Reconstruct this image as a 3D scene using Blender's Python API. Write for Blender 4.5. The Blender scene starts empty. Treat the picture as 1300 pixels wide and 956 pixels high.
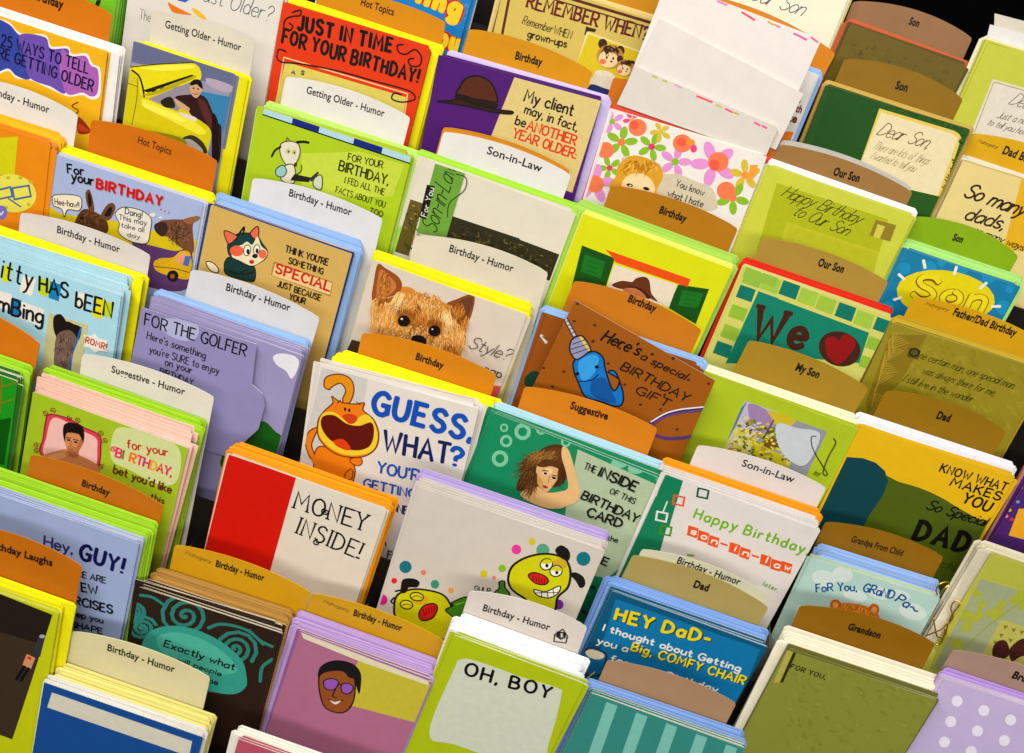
import bpy, bmesh, math, random
from mathutils import Vector, Matrix
random.seed(7)
SC = bpy.context.scene
COL = SC.collection

# ------------------------------------------------------------------ camera, world, lights, exposure
FOC = 1570.0                       # focal length in photograph pixels (photograph is 1300 x 956)
ROLL = math.radians(18.3)          # the camera is rolled
LEAN = math.radians(16)            # cards lean back
PITCH = math.radians(28)           # view axis against the card normal
X = Vector((1, 0, 0))
C = Vector((0, math.sin(LEAN), math.cos(LEAN)))        # up along a card
N = Vector((0, -math.cos(LEAN), math.sin(LEAN)))       # out of a card's face
B = math.cos(PITCH) * N + math.sin(PITCH) * C          # towards the camera
UP = math.cos(PITCH) * C - math.sin(PITCH) * N
CR = math.cos(ROLL) * X + math.sin(ROLL) * UP          # camera right
CU = -math.sin(ROLL) * X + math.cos(ROLL) * UP         # camera up
TARGET = Vector((0, 0, 1.05))
CAMPOS = TARGET + B * 1.0
cam_data = bpy.data.cameras.new('camera')
cam = bpy.data.objects.new('camera', cam_data); COL.objects.link(cam)
cam.matrix_world = Matrix(((CR.x, CU.x, B.x, CAMPOS.x), (CR.y, CU.y, B.y, CAMPOS.y), (CR.z, CU.z, B.z, CAMPOS.z), (0, 0, 0, 1)))
cam_data.sensor_width = 36.0
cam_data.lens = FOC / 1300.0 * 36.0
cam_data.clip_start = 0.02; cam_data.clip_end = 60
cam_data.dof.use_dof = True; cam_data.dof.focus_distance = 0.99; cam_data.dof.aperture_fstop = 9.0
SC.camera = cam

world = bpy.data.worlds.new('World'); SC.world = world; world.use_nodes = True
bg = world.node_tree.nodes['Background']
bg.inputs[0].default_value = (1.0, 0.95, 0.88, 1); bg.inputs[1].default_value = 0.035

def area(name, loc, aim, sx, sy, power, col):
    l = bpy.data.lights.new(name, 'AREA'); l.shape = 'RECTANGLE'; l.size = sx; l.size_y = sy
    l.energy = power; l.color = col
    o = bpy.data.objects.new(name, l); COL.objects.link(o)
    o.location = loc
    o.rotation_euler = (Vector(aim) - Vector(loc)).to_track_quat('-Z', 'Y').to_euler()
    o['kind'] = 'helper'
    return o
# the shop's ceiling fluorescents: two long fittings over the aisle
area('ceiling_light_tube', (-0.55, -0.75, 2.75), (0, 0, 1.0), 2.0, 0.28, 48, (1.0, 0.975, 0.93))
area('ceiling_light_tube', (0.5, -2.2, 2.75), (0, 0, 1.0), 2.4, 0.3, 41, (1.0, 0.985, 0.95))

SC.view_settings.view_transform = 'Standard'; SC.view_settings.look = 'None'
SC.view_settings.exposure = 0.0; SC.view_settings.gamma = 1.0
SC.view_settings.use_curve_mapping = False
SC.render.engine = 'CYCLES'
SC.cycles.max_bounces = 6; SC.cycles.transparent_max_bounces = 12
SC.cycles.use_denoising = True

# ------------------------------------------------------------------ frame of the rack
R3 = Matrix(((X.x, C.x, N.x), (X.y, C.y, N.y), (X.z, C.z, N.z)))
SCU, SCN = 0.069, 0.058            # one tier up: along the card, and back
def tier_origin(k):                # k counts down the rack: tier 2 passes near the picture's middle
    return TARGET + (2 - k) * (SCU * C - SCN * N)
FLOOR_B = -0.128                   # pocket floor, in card-up metres from the tier's origin

def unproj(px, py, k, t):
    d = (-B) * FOC + CR * (px - 650.0) + CU * (478.0 - py)
    O = tier_origin(k) + N * t
    s = (O - CAMPOS).dot(N) / d.dot(N)
    p = CAMPOS + d * s - O
    return p.dot(X), p.dot(C)
def depth_at(a, b, k, t):
    p = tier_origin(k) + X * a + C * b + N * t
    return (CAMPOS - p).dot(B)
def mat_at(k, a, b, t):
    p = tier_origin(k) + X * a + C * b + N * t
    m = R3.to_4x4(); m.translation = p
    return m

# ------------------------------------------------------------------ colours and materials
def lin(c, g=1.0):
    out = []
    for v in c[:3]:
        v = v / 255.0
        v = v / 12.92 if v <= 0.04045 else ((v + 0.055) / 1.055) ** 2.4
        out.append(min(0.86, v ** 1.13 * 1.02 * g))
    return tuple(out) + (1.0,)

def attr_material(name, rough, noise_scale, noise_amt, bump=0.0, coat=0.0, spec=0.4):
    m = bpy.data.materials.new(name); m.use_nodes = True
    nt = m.node_tree; bs = nt.nodes['Principled BSDF']
    at = nt.nodes.new('ShaderNodeAttribute'); at.attribute_name = 'Col'
    tc = nt.nodes.new('ShaderNodeTexCoord')
    no = nt.nodes.new('ShaderNodeTexNoise'); no.inputs['Scale'].default_value = noise_scale
    no.inputs['Detail'].default_value = 5; no.inputs['Roughness'].default_value = 0.65
    nt.links.new(tc.outputs['Object'], no.inputs['Vector'])
    mr = nt.nodes.new('ShaderNodeMapRange')
    mr.inputs['From Min'].default_value = 0.3; mr.inputs['From Max'].default_value = 0.7
    mr.inputs['To Min'].default_value = 1 - noise_amt; mr.inputs['To Max'].default_value = 1 + noise_amt * 0.5
    nt.links.new(no.outputs['Fac'], mr.inputs['Value'])
    mx = nt.nodes.new('ShaderNodeMix'); mx.data_type = 'RGBA'; mx.blend_type = 'MULTIPLY'
    mx.inputs['Factor'].default_value = 1.0
    nt.links.new(at.outputs['Color'], mx.inputs['A']); nt.links.new(mr.outputs['Result'], mx.inputs['B'])
    nt.links.new(mx.outputs['Result'], bs.inputs['Base Color'])
    bs.inputs['Roughness'].default_value = rough
    bs.inputs['Specular IOR Level'].default_value = spec
    bs.inputs['Coat Weight'].default_value = coat; bs.inputs['Coat Roughness'].default_value = 0.25
    if bump:
        n2 = nt.nodes.new('ShaderNodeTexNoise'); n2.inputs['Scale'].default_value = noise_scale * 6
        nt.links.new(tc.outputs['Object'], n2.inputs['Vector'])
        bp = nt.nodes.new('ShaderNodeBump'); bp.inputs['Strength'].default_value = bump
        bp.inputs['Distance'].default_value = 0.0004
        nt.links.new(n2.outputs['Fac'], bp.inputs['Height']); nt.links.new(bp.outputs['Normal'], bs.inputs['Normal'])
    return m
M_CARD = attr_material('card_stock', 0.42, 60, 0.05, 0.10, 0.10)
M_INK = attr_material('printed_ink', 0.42, 180, 0.07, 0.05, 0.10)
M_ENV = attr_material('envelope_paper', 0.75, 120, 0.05, 0.25, 0.0, 0.2)
M_TAB = attr_material('tab_board', 0.36, 22, 0.10, 0.10, 0.2)
def vary(m, lo, hi):                # sheets of one colour are never quite alike
    nt = m.node_tree; bs = nt.nodes['Principled BSDF']; src = bs.inputs['Base Color'].links[0].from_socket
    oi = nt.nodes.new('ShaderNodeObjectInfo'); mr = nt.nodes.new('ShaderNodeMapRange')
    mr.inputs['To Min'].default_value = lo; mr.inputs['To Max'].default_value = hi
    nt.links.new(oi.outputs['Random'], mr.inputs['Value'])
    mx = nt.nodes.new('ShaderNodeMix'); mx.data_type = 'RGBA'; mx.blend_type = 'MULTIPLY'; mx.inputs['Factor'].default_value = 1
    nt.links.new(src, mx.inputs['A']); nt.links.new(mr.outputs['Result'], mx.inputs['B']); nt.links.new(mx.outputs['Result'], bs.inputs['Base Color'])
vary(M_ENV, .84, 1.04); vary(M_TAB, .92, 1.03)
M_RACK = attr_material('rack_plastic', 0.35, 25, 0.18, 0.1, 0.0)
M_FOIL = attr_material('gold_cord', 0.28, 90, 0.1); M_FOIL.node_tree.nodes['Principled BSDF'].inputs['Metallic'].default_value = 0.9
def clear_material(name, tint, fac):
    m = bpy.data.materials.new(name); m.use_nodes = True; nt = m.node_tree
    for n in list(nt.nodes): nt.nodes.remove(n)
    out = nt.nodes.new('ShaderNodeOutputMaterial'); tr = nt.nodes.new('ShaderNodeBsdfTransparent')
    gl = nt.nodes.new('ShaderNodeBsdfGlossy'); mx = nt.nodes.new('ShaderNodeMixShader')
    no = nt.nodes.new('ShaderNodeTexNoise'); no.inputs['Scale'].default_value = 30
    mr = nt.nodes.new('ShaderNodeMapRange'); mr.inputs['To Min'].default_value = 0.1; mr.inputs['To Max'].default_value = 0.3
    nt.links.new(no.outputs['Fac'], mr.inputs['Value']); nt.links.new(mr.outputs['Result'], gl.inputs['Roughness'])
    tr.inputs[0].default_value = tint; gl.inputs[0].default_value = (1, 1, 1, 1); mx.inputs[0].default_value = fac
    nt.links.new(tr.outputs[0], mx.inputs[1]); nt.links.new(gl.outputs[0], mx.inputs[2]); nt.links.new(mx.outputs[0], out.inputs[0])
    return m
M_CLEAR = clear_material('clear_acrylic', (0.72, 0.70, 0.66, 1), 0.05)
M_WRAP = clear_material('clear_wrap', (0.985, 0.985, 0.98, 1), 0.07)

# ------------------------------------------------------------------ mesh helpers
def mesh_from(name, verts, faces, cols, mat):
    me = bpy.data.meshes.new(name); me.from_pydata(verts, [], faces)
    ca = me.color_attributes.new('Col', 'FLOAT_COLOR', 'CORNER')
    buf = []
    for i, p in enumerate(me.polygons):
        c = cols[i]
        for _ in range(p.loop_total): buf.extend(c)
    ca.data.foreach_set('color', buf)
    me.materials.append(mat); me.update()
    return me
def link(name, me, parent=None, matrix=None):
    o = bpy.data.objects.new(name, me); COL.objects.link(o)
    if parent is not None: o.parent = parent
    if matrix is not None: o.matrix_world = matrix
    return o
def tag(o, label, cat, group=None, kind=None):
    o['label'] = label; o['category'] = cat
    if group: o['group'] = group
    if kind: o['kind'] = kind
    return o

def leaf_solid(poly, z0f, z1f, cf, cb, ce):
    """a sheet between heights z0f(x) (back) and z1f(x) (front) over a 2D outline"""
    n = len(poly)
    v = [(x, y, z1f(x)) for x, y in poly] + [(x, y, z0f(x)) for x, y in poly]
    area2 = sum(poly[i][0] * poly[(i + 1) % n][1] - poly[(i + 1) % n][0] * poly[i][1] for i in range(n))
    f, c = [], []
    front = list(range(n)); back = list(range(n, 2 * n))
    if area2 > 0: back = back[::-1]
    else: front = front[::-1]
    f.append(front); c.append(cf); f.append(back); c.append(cb)
    for i in range(n):
        j = (i + 1) % n
        q = [i, n + i, n + j, j]
        if area2 < 0: q = q[::-1]
        f.append(q); c.append(ce)
    return v, f, c
def card_mesh(poly, cf, ce, cin, gap=0.0012, fold='left'):
    """a folded greeting card: front leaf flat at z=0, back leaf opening towards the right"""
    xs = [p[0] for p in poly]; x0, x1 = min(xs), max(xs); w = max(1e-6, x1 - x0)
    th = 0.0004
    v1, f1, c1 = leaf_solid(poly, lambda x: -th, lambda x: 0.0, cf, cin, ce)
    def zb(x): 
        s = (x - x0) / w
        if fold == 'right': s = 1 - s
        return -th - 0.00003 - gap * max(0.0, min(1, s))
    ins = 0.0004
    p2 = [(x * 0.998, y - ins) for x, y in poly]
    v2, f2, c2 = leaf_solid(p2, lambda x: zb(x) - th, zb, cin, cin, ce)
    k = len(v1)
    return mesh_from('card', v1 + v2, f1 + [[i + k for i in q] for q in f2], c1 + c2, M_CARD)
def env_mesh(w, h, th, c, tilt=0.0):
    """an envelope, puffed a little, with a rounded folded top and soft corners"""
    prof = [(0, -th * 0.5), (0, th * 0.5), (h * 0.55, th * 0.62), (h - 0.0016, th * 0.5), (h - 0.0004, th * 0.3), (h, 0), (h - 0.0004, -th * 0.3), (h - 0.0016, -th * 0.5)]
    r = 0.0022
    xs = [(-w / 2, r), (-w / 2 + r, 0.0), (w / 2 - r, 0.0), (w / 2, r)]
    v, f, cc = [], [], []
    n = len(prof)
    for x, drop in xs:
        for (y, z) in prof:
            v.append((x, y - (drop if y > h * 0.9 else 0), z * (0.6 if drop else 1.0)))
    for i in range(len(xs) - 1):
        for j in range(n):
            a, b = i * n + j, i * n + (j + 1) % n
            f.append([a, b, b + n, a + n]); cc.append(c)
    f.append(list(range(n))[::-1]); cc.append(c)
    f.append(list(range((len(xs) - 1) * n, len(xs) * n))); cc.append(c)
    me = mesh_from('envelope', v, f, cc, M_ENV)
    return me

# ------------------------------------------------------------------ pen-stroke lettering (single-line alphabet, 10 units to the cap height)
G = {
'A': (7, "0,0 3.5,10 7,0|1.3,3.5 5.7,3.5"), 'B': (6, "0,0 0,10|~0,10 3,10 5,8.8 4.8,6.3 2.8,5.3 0,5.3|~2,5.3 5,4.6 6,2.6 4.8,.5 2.5,0 0,0"),
'C': (6.5, "~6.5,8.2 4.5,10 2,9.3 .3,6.5 .3,3.5 2,.7 4.5,0 6.5,1.6"), 'D': (6.3, "0,0 0,10|~0,10 3,9.7 5.8,7.5 6.3,5 5.8,2.4 3,.3 0,0"),
'E': (5.2, "5,10 0,10 0,0 5.2,0|0,5.2 4.3,5.2"), 'F': (5, "5,10 0,10 0,0|0,5.2 4,5.2"),
'G': (6.6, "~6.5,8.3 4.5,10 2,9.3 .3,6.5 .3,3.5 2,.7 4.5,0 6.6,1.5|6.6,.8 6.6,4.5 4,4.5"), 'H': (6, "0,0 0,10|6,0 6,10|0,5.2 6,5.2"),
'I': (.4, "0.2,0 0.2,10"), 'J': (4, "~4,10 4,3 3.2,.6 1.5,0 0,1.5"), 'K': (6, "0,0 0,10|5.5,10 0,4.3|1.8,6 6,0"), 'L': (5, "0,10 0,0 5,0"),
'M': (8, "0,0 .8,10 4,3.5 7.2,10 8,0"), 'N': (6, "0,0 0,10 6,0 6,10"), 'O': (7, "~3.5,10 1,8.6 0,5 1,1.4 3.5,0 6,1.4 7,5 6,8.6 3.6,10"),
'P': (5.6, "0,0 0,10|~0,10 3.5,10 5.6,8.8 5.4,6.2 3.5,4.8 0,4.8"), 'Q': (7.2, "~3.5,10 1,8.6 0,5 1,1.4 3.5,0 6,1.4 7,5 6,8.6 3.6,10|4.5,2.5 7.2,-.8"),
'R': (6, "0,0 0,10|~0,10 3.5,10 5.6,8.8 5.4,6.2 3.5,4.8 0,4.8|2.5,4.8 6,0"), 'S': (5.8, "~5.6,8.4 3.8,10 1.2,9.4 .4,7.4 1.8,5.7 4.4,4.6 5.8,2.7 4.8,.6 2.5,0 .2,1.6"),
'T': (6.5, "0,10 6.5,10|3.25,10 3.25,0"), 'U': (6, "~0,10 0,4 .9,1 3,0 5.1,1 6,4 6,10"), 'V': (6.6, "0,10 3.3,0 6.6,10"), 'W': (9, "0,10 2.2,0 4.5,7 6.8,0 9,10"),
'X': (6, "0,10 6,0|6,10 0,0"), 'Y': (6, "0,10 3,5 6,10|3,5 3,0"), 'Z': (6, "0,10 6,10 0,0 6,0"),
'a': (4.8, "~4.6,5.2 2.6,6 .6,4.8 .1,2.6 1,.4 2.8,.1 4.4,1.6|4.8,6 4.8,0"), 'b': (4.8, "0,10 0,0|~0,4 1.8,5.9 3.9,5.4 4.8,3 3.9,.6 1.8,0 0,1.4"),
'c': (4.6, "~4.5,4.9 2.8,6 .8,5 .1,3 .8,.9 2.8,0 4.6,1.1"), 'd': (4.8, "4.8,10 4.8,0|~4.8,4 3,5.9 .9,5.4 0,3 .9,.6 3,0 4.8,1.4"),
'e': (4.6, "~.2,3.1 4.6,3.3 4,5.3 2.4,6 .7,5 .1,2.9 .9,.7 2.8,0 4.6,1"), 'f': (3.6, "~3.8,9.3 2.6,10 1.6,8.8 1.5,6 1.5,0|0,6 3.4,6"),
'g': (4.8, "~4.6,5.2 2.6,6 .6,4.8 .1,2.8 1,.8 2.8,.5 4.6,2|~4.8,6 4.8,-1 4,-3 2,-3.4 .4,-2.4"), 'h': (4.2, "0,10 0,0|~0,4 1.6,5.8 3.4,5.7 4.2,4 4.2,0"),
'i': (.4, ".2,6 .2,0|.2,8 .2,8.5"), 'j': (2.2, "~2,6 2,-1.5 1.2,-3.2 0,-3|2,8 2,8.5"), 'k': (4.4, "0,10 0,0|4.2,6 0,2.6|1.5,3.8 4.4,0"), 'l': (.4, ".2,10 .2,0"),
'm': (7.4, "0,6 0,0|~0,4 1.2,5.8 3,5.6 3.6,4 3.6,0|~3.6,4 5,5.8 6.8,5.6 7.4,4 7.4,0"), 'n': (4.2, "0,6 0,0|~0,4 1.6,5.8 3.4,5.7 4.2,4 4.2,0"),
'o': (4.8, "~2.4,6 .7,5 0,3 .7,1 2.4,0 4.1,1 4.8,3 4.1,5 2.5,6"), 'p': (4.8, "0,6 0,-3.4|~0,4 1.8,5.9 3.9,5.4 4.8,3 3.9,.6 1.8,0 0,1.4"),
'q': (4.8, "4.8,6 4.8,-3.4|~4.8,4 3,5.9 .9,5.4 0,3 .9,.6 3,0 4.8,1.4"), 'r': (3.2, "0,6 0,0|~0,3.6 1.2,5.6 3.2,5.6"), 's': (4, "~3.8,5 2.4,6 .6,5.2 .6,3.8 3.2,2.6 3.9,1.2 2.2,0 .1,.9"),
't': (3.6, "~1.5,9 1.5,2 2.2,.2 3.6,.5|0,6 3.4,6"), 'u': (4.4, "~0,6 0,2 .8,.2 2.4,0 4,1.4|4.4,6 4.4,0"), 'v': (4.6, "0,6 2.3,0 4.6,6"), 'w': (6.6, "0,6 1.7,0 3.3,4.4 5,0 6.6,6"),
'x': (4.4, "0,6 4.4,0|4.4,6 0,0"), 'y': (4.6, "0,6 2.4,.4|~4.6,6 2.4,.2 1.4,-2.4 0,-3.3"), 'z': (4.4, "0,6 4.4,6 0,0 4.4,0"),
'0': (5.6, "~2.8,10 .8,8.4 0,5 .8,1.6 2.8,0 4.8,1.6 5.6,5 4.8,8.4 2.9,10"), '2': (5.6, "~.3,7.8 1.2,9.6 3.2,10 5.2,8.6 4.6,5.6 .2,.1|0,0 5.6,0"), '5': (5.4, "5,10 1,10 .6,5.6|~.6,5.4 2.8,6.2 5,5 5.2,2.2 3.4,.1 .3,.8"),
'!': (.6, ".5,10 .3,3|.3,.2 .3,.6"), '?': (5, "~.2,7.8 1.2,9.7 3.2,9.9 4.9,8 4,5.8 2.5,4.6 2.4,3|2.4,.2 2.4,.6"), '.': (.6, ".3,.1 .3,.5"), ',': (.8, ".6,.7 .1,-1.4"), "'": (.6, ".5,10 .2,8"),
'-': (3.4, "0,3.8 3.4,3.8"), ':': (.6, ".3,.2 .3,.6|.3,4.4 .3,4.8"), '~': (8, "~0,3 2,4.4 4,3.2 6,2.2 8,3.6"),
'/': (4, "0,-1 4,10.5"), '$': (5.8, "~5.6,8.4 3.8,10 1.2,9.4 .4,7.4 1.8,5.7 4.4,4.6 5.8,2.7 4.8,.6 2.5,0 .2,1.6|3,-1.3 3,11.3"),
}
def catmull(pts, closed=False, sub=5):
    n = len(pts)
    if n < 3: return pts[:]
    out = []
    rng = range(n) if closed else range(n - 1)
    for i in rng:
        if closed: p0, p1, p2, p3 = pts[(i - 1) % n], pts[i], pts[(i + 1) % n], pts[(i + 2) % n]
        else: p0, p1, p2, p3 = pts[max(0, i - 1)], pts[i], pts[i + 1], pts[min(n - 1, i + 2)]
        for s in range(sub):
            t = s / sub; t2 = t * t; t3 = t2 * t
            out.append(tuple(0.5 * (2 * p1[q] + (p2[q] - p0[q]) * t + (2 * p0[q] - 5 * p1[q] + 4 * p2[q] - p3[q]) * t2 + (3 * p1[q] - p0[q] - 3 * p2[q] + p3[q]) * t3) for q in (0, 1)))
    if not closed: out.append(pts[-1])
    return out
GS = {}
for ch, (w_, s_) in G.items():
    st = []
    for part in s_.split('|'):
        sm = part.startswith('~')
        pts = [tuple(float(q) for q in p.split(',')) for p in part.lstrip('~').split()]
        st.append((catmull(pts, False, 4) if sm else pts, sm))
    GS[ch] = (w_, st)

class Ink:
    """collects flat printed shapes (2D, in the sheet's own metres) into one mesh"""
    def __init__(s): s.v, s.f, s.c = [], [], []
    def poly(s, pts, col, z):
        k = len(s.v); n = len(pts)
        a2 = sum(pts[i][0] * pts[(i + 1) % n][1] - pts[(i + 1) % n][0] * pts[i][1] for i in range(n))
        if a2 < 0: pts = pts[::-1]
        s.v += [(x, y, z) for x, y in pts]; s.f.append(list(range(k, k + n))); s.c.append(col)
    def ribbon(s, pts, w, col, z, dz=2e-6, closed=False, taper=None):
        q = [pts[0]]
        for p in pts[1:]:
            if (p[0] - q[-1][0]) ** 2 + (p[1] - q[-1][1]) ** 2 > 1e-12: q.append(p)
        if len(q) < 2: return
        n = len(q); k0 = len(s.v)
        dirs = []
        for i in range(n - 1):
            dx, dy = q[i + 1][0] - q[i][0], q[i + 1][1] - q[i][1]; l = math.hypot(dx, dy); dirs.append((dx / l, dy / l))
        hw = w / 2
        # rounded ends
        e0, e1 = q[0], q[-1]
        d0, d1 = dirs[0], dirs[-1]
        pts2 = []
        for i in range(n):
            if i == 0: m = (-d0[1], d0[0]); sc = 1
            elif i == n - 1: m = (-d1[1], d1[0]); sc = 1
            else:
                a, b = dirs[i - 1], dirs[i]
                m = (-(a[1] + b[1]), a[0] + b[0]); l = math.hypot(*m)
                if l < 0.35: m = (-a[1], a[0]); sc = 1
                else:
                    m = (m[0] / l, m[1] / l); sc = min(1.6, 1 / max(0.3, (m[0] * -a[1] + m[1] * a[0])))
            h = hw * sc * (taper(i / (n - 1)) if taper else 1)
            pts2.append((q[i], m, h))
        cap = 0 if taper else hw * 0.55
        rows = []
        if cap: rows.append(((e0[0] - d0[0] * cap, e0[1] - d0[1] * cap), pts2[0][1], hw * 0.6))
        rows += pts2
        if cap: rows.append(((e1[0] + d1[0] * cap, e1[1] + d1[1] * cap), pts2[-1][1], hw * 0.6))
        for i, (p, m, h) in enumerate(rows):
            zz = z + dz * i
            s.v.append((p[0] + m[0] * h, p[1] + m[1] * h, zz)); s.v.append((p[0] - m[0] * h, p[1] - m[1] * h, zz))
        for i in range(len(rows) - 1):
            a = k0 + 2 * i
            s.f.append([a + 1, a + 3, a + 2, a]); s.c.append(col)
    def clip_to(s, clip):
        """trim every face to a convex outline"""
        nv, nf, nc = [], [], []; m = len(clip)
        for f, c in zip(s.f, s.c):
            pts = [s.v[i] for i in f]
            for i in range(m):
                (ax, ay), (bx, by) = clip[i], clip[(i + 1) % m]; ex, ey = bx - ax, by - ay
                d = [ex * (p[1] - ay) - ey * (p[0] - ax) for p in pts]
                if all(q >= 0 for q in d): continue
                out = []
                for j in range(len(pts)):
                    p, q = pts[j], pts[(j + 1) % len(pts)]; dp, dq = d[j], d[(j + 1) % len(pts)]
                    if dp >= 0: out.append(p)
                    if (dp >= 0) != (dq >= 0):
                        t = dp / (dp - dq); out.append(tuple(p[w] + (q[w] - p[w]) * t for w in range(3)))
                pts = out
                if len(pts) < 3: break
            if len(pts) >= 3:
                k = len(nv); nv += pts; nf.append(list(range(k, k + len(pts)))); nc.append(c)
        s.v, s.f, s.c = nv, nf, nc
    def mesh(s, name):
        return mesh_from(name, s.v, s.f, s.c, M_INK)

FONT_CACHE = {}
def font_polys(text, bold):
    key = (text, bold)
    if key in FONT_CACHE: return FONT_CACHE[key]
    cu = bpy.data.curves.new('lettering_source', 'FONT'); cu.body = text; cu.size = 1.0; cu.offset = bold; cu.resolution_u = 3
    cu.space_character = 1.0 + bold * 1.5
    o = bpy.data.objects.new('lettering_source', cu); COL.objects.link(o)
    bpy.context.view_layer.update()
    dg = bpy.context.evaluated_depsgraph_get()
    me = o.evaluated_get(dg).to_mesh()
    v = [(p.co.x, p.co.y) for p in me.vertices]; f = [tuple(p.vertices) for p in me.polygons]
    o.evaluated_get(dg).to_mesh_clear()
    bpy.data.objects.remove(o); bpy.data.curves.remove(cu)
    FONT_CACHE[key] = (v, f)
    return v, f
# ------------------------------------------------------------------ sheets: a card, tab or envelope lying in its tier's plane, and what is printed on it
OX = (0, 320, 640, 960); OY = (0, 210, 420, 630); ZS = 1300 / 340.0
WHITE = (226, 218, 207); BLACK = (22, 18, 16)
SP, CP = math.sin(PITCH), math.cos(PITCH)

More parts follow.
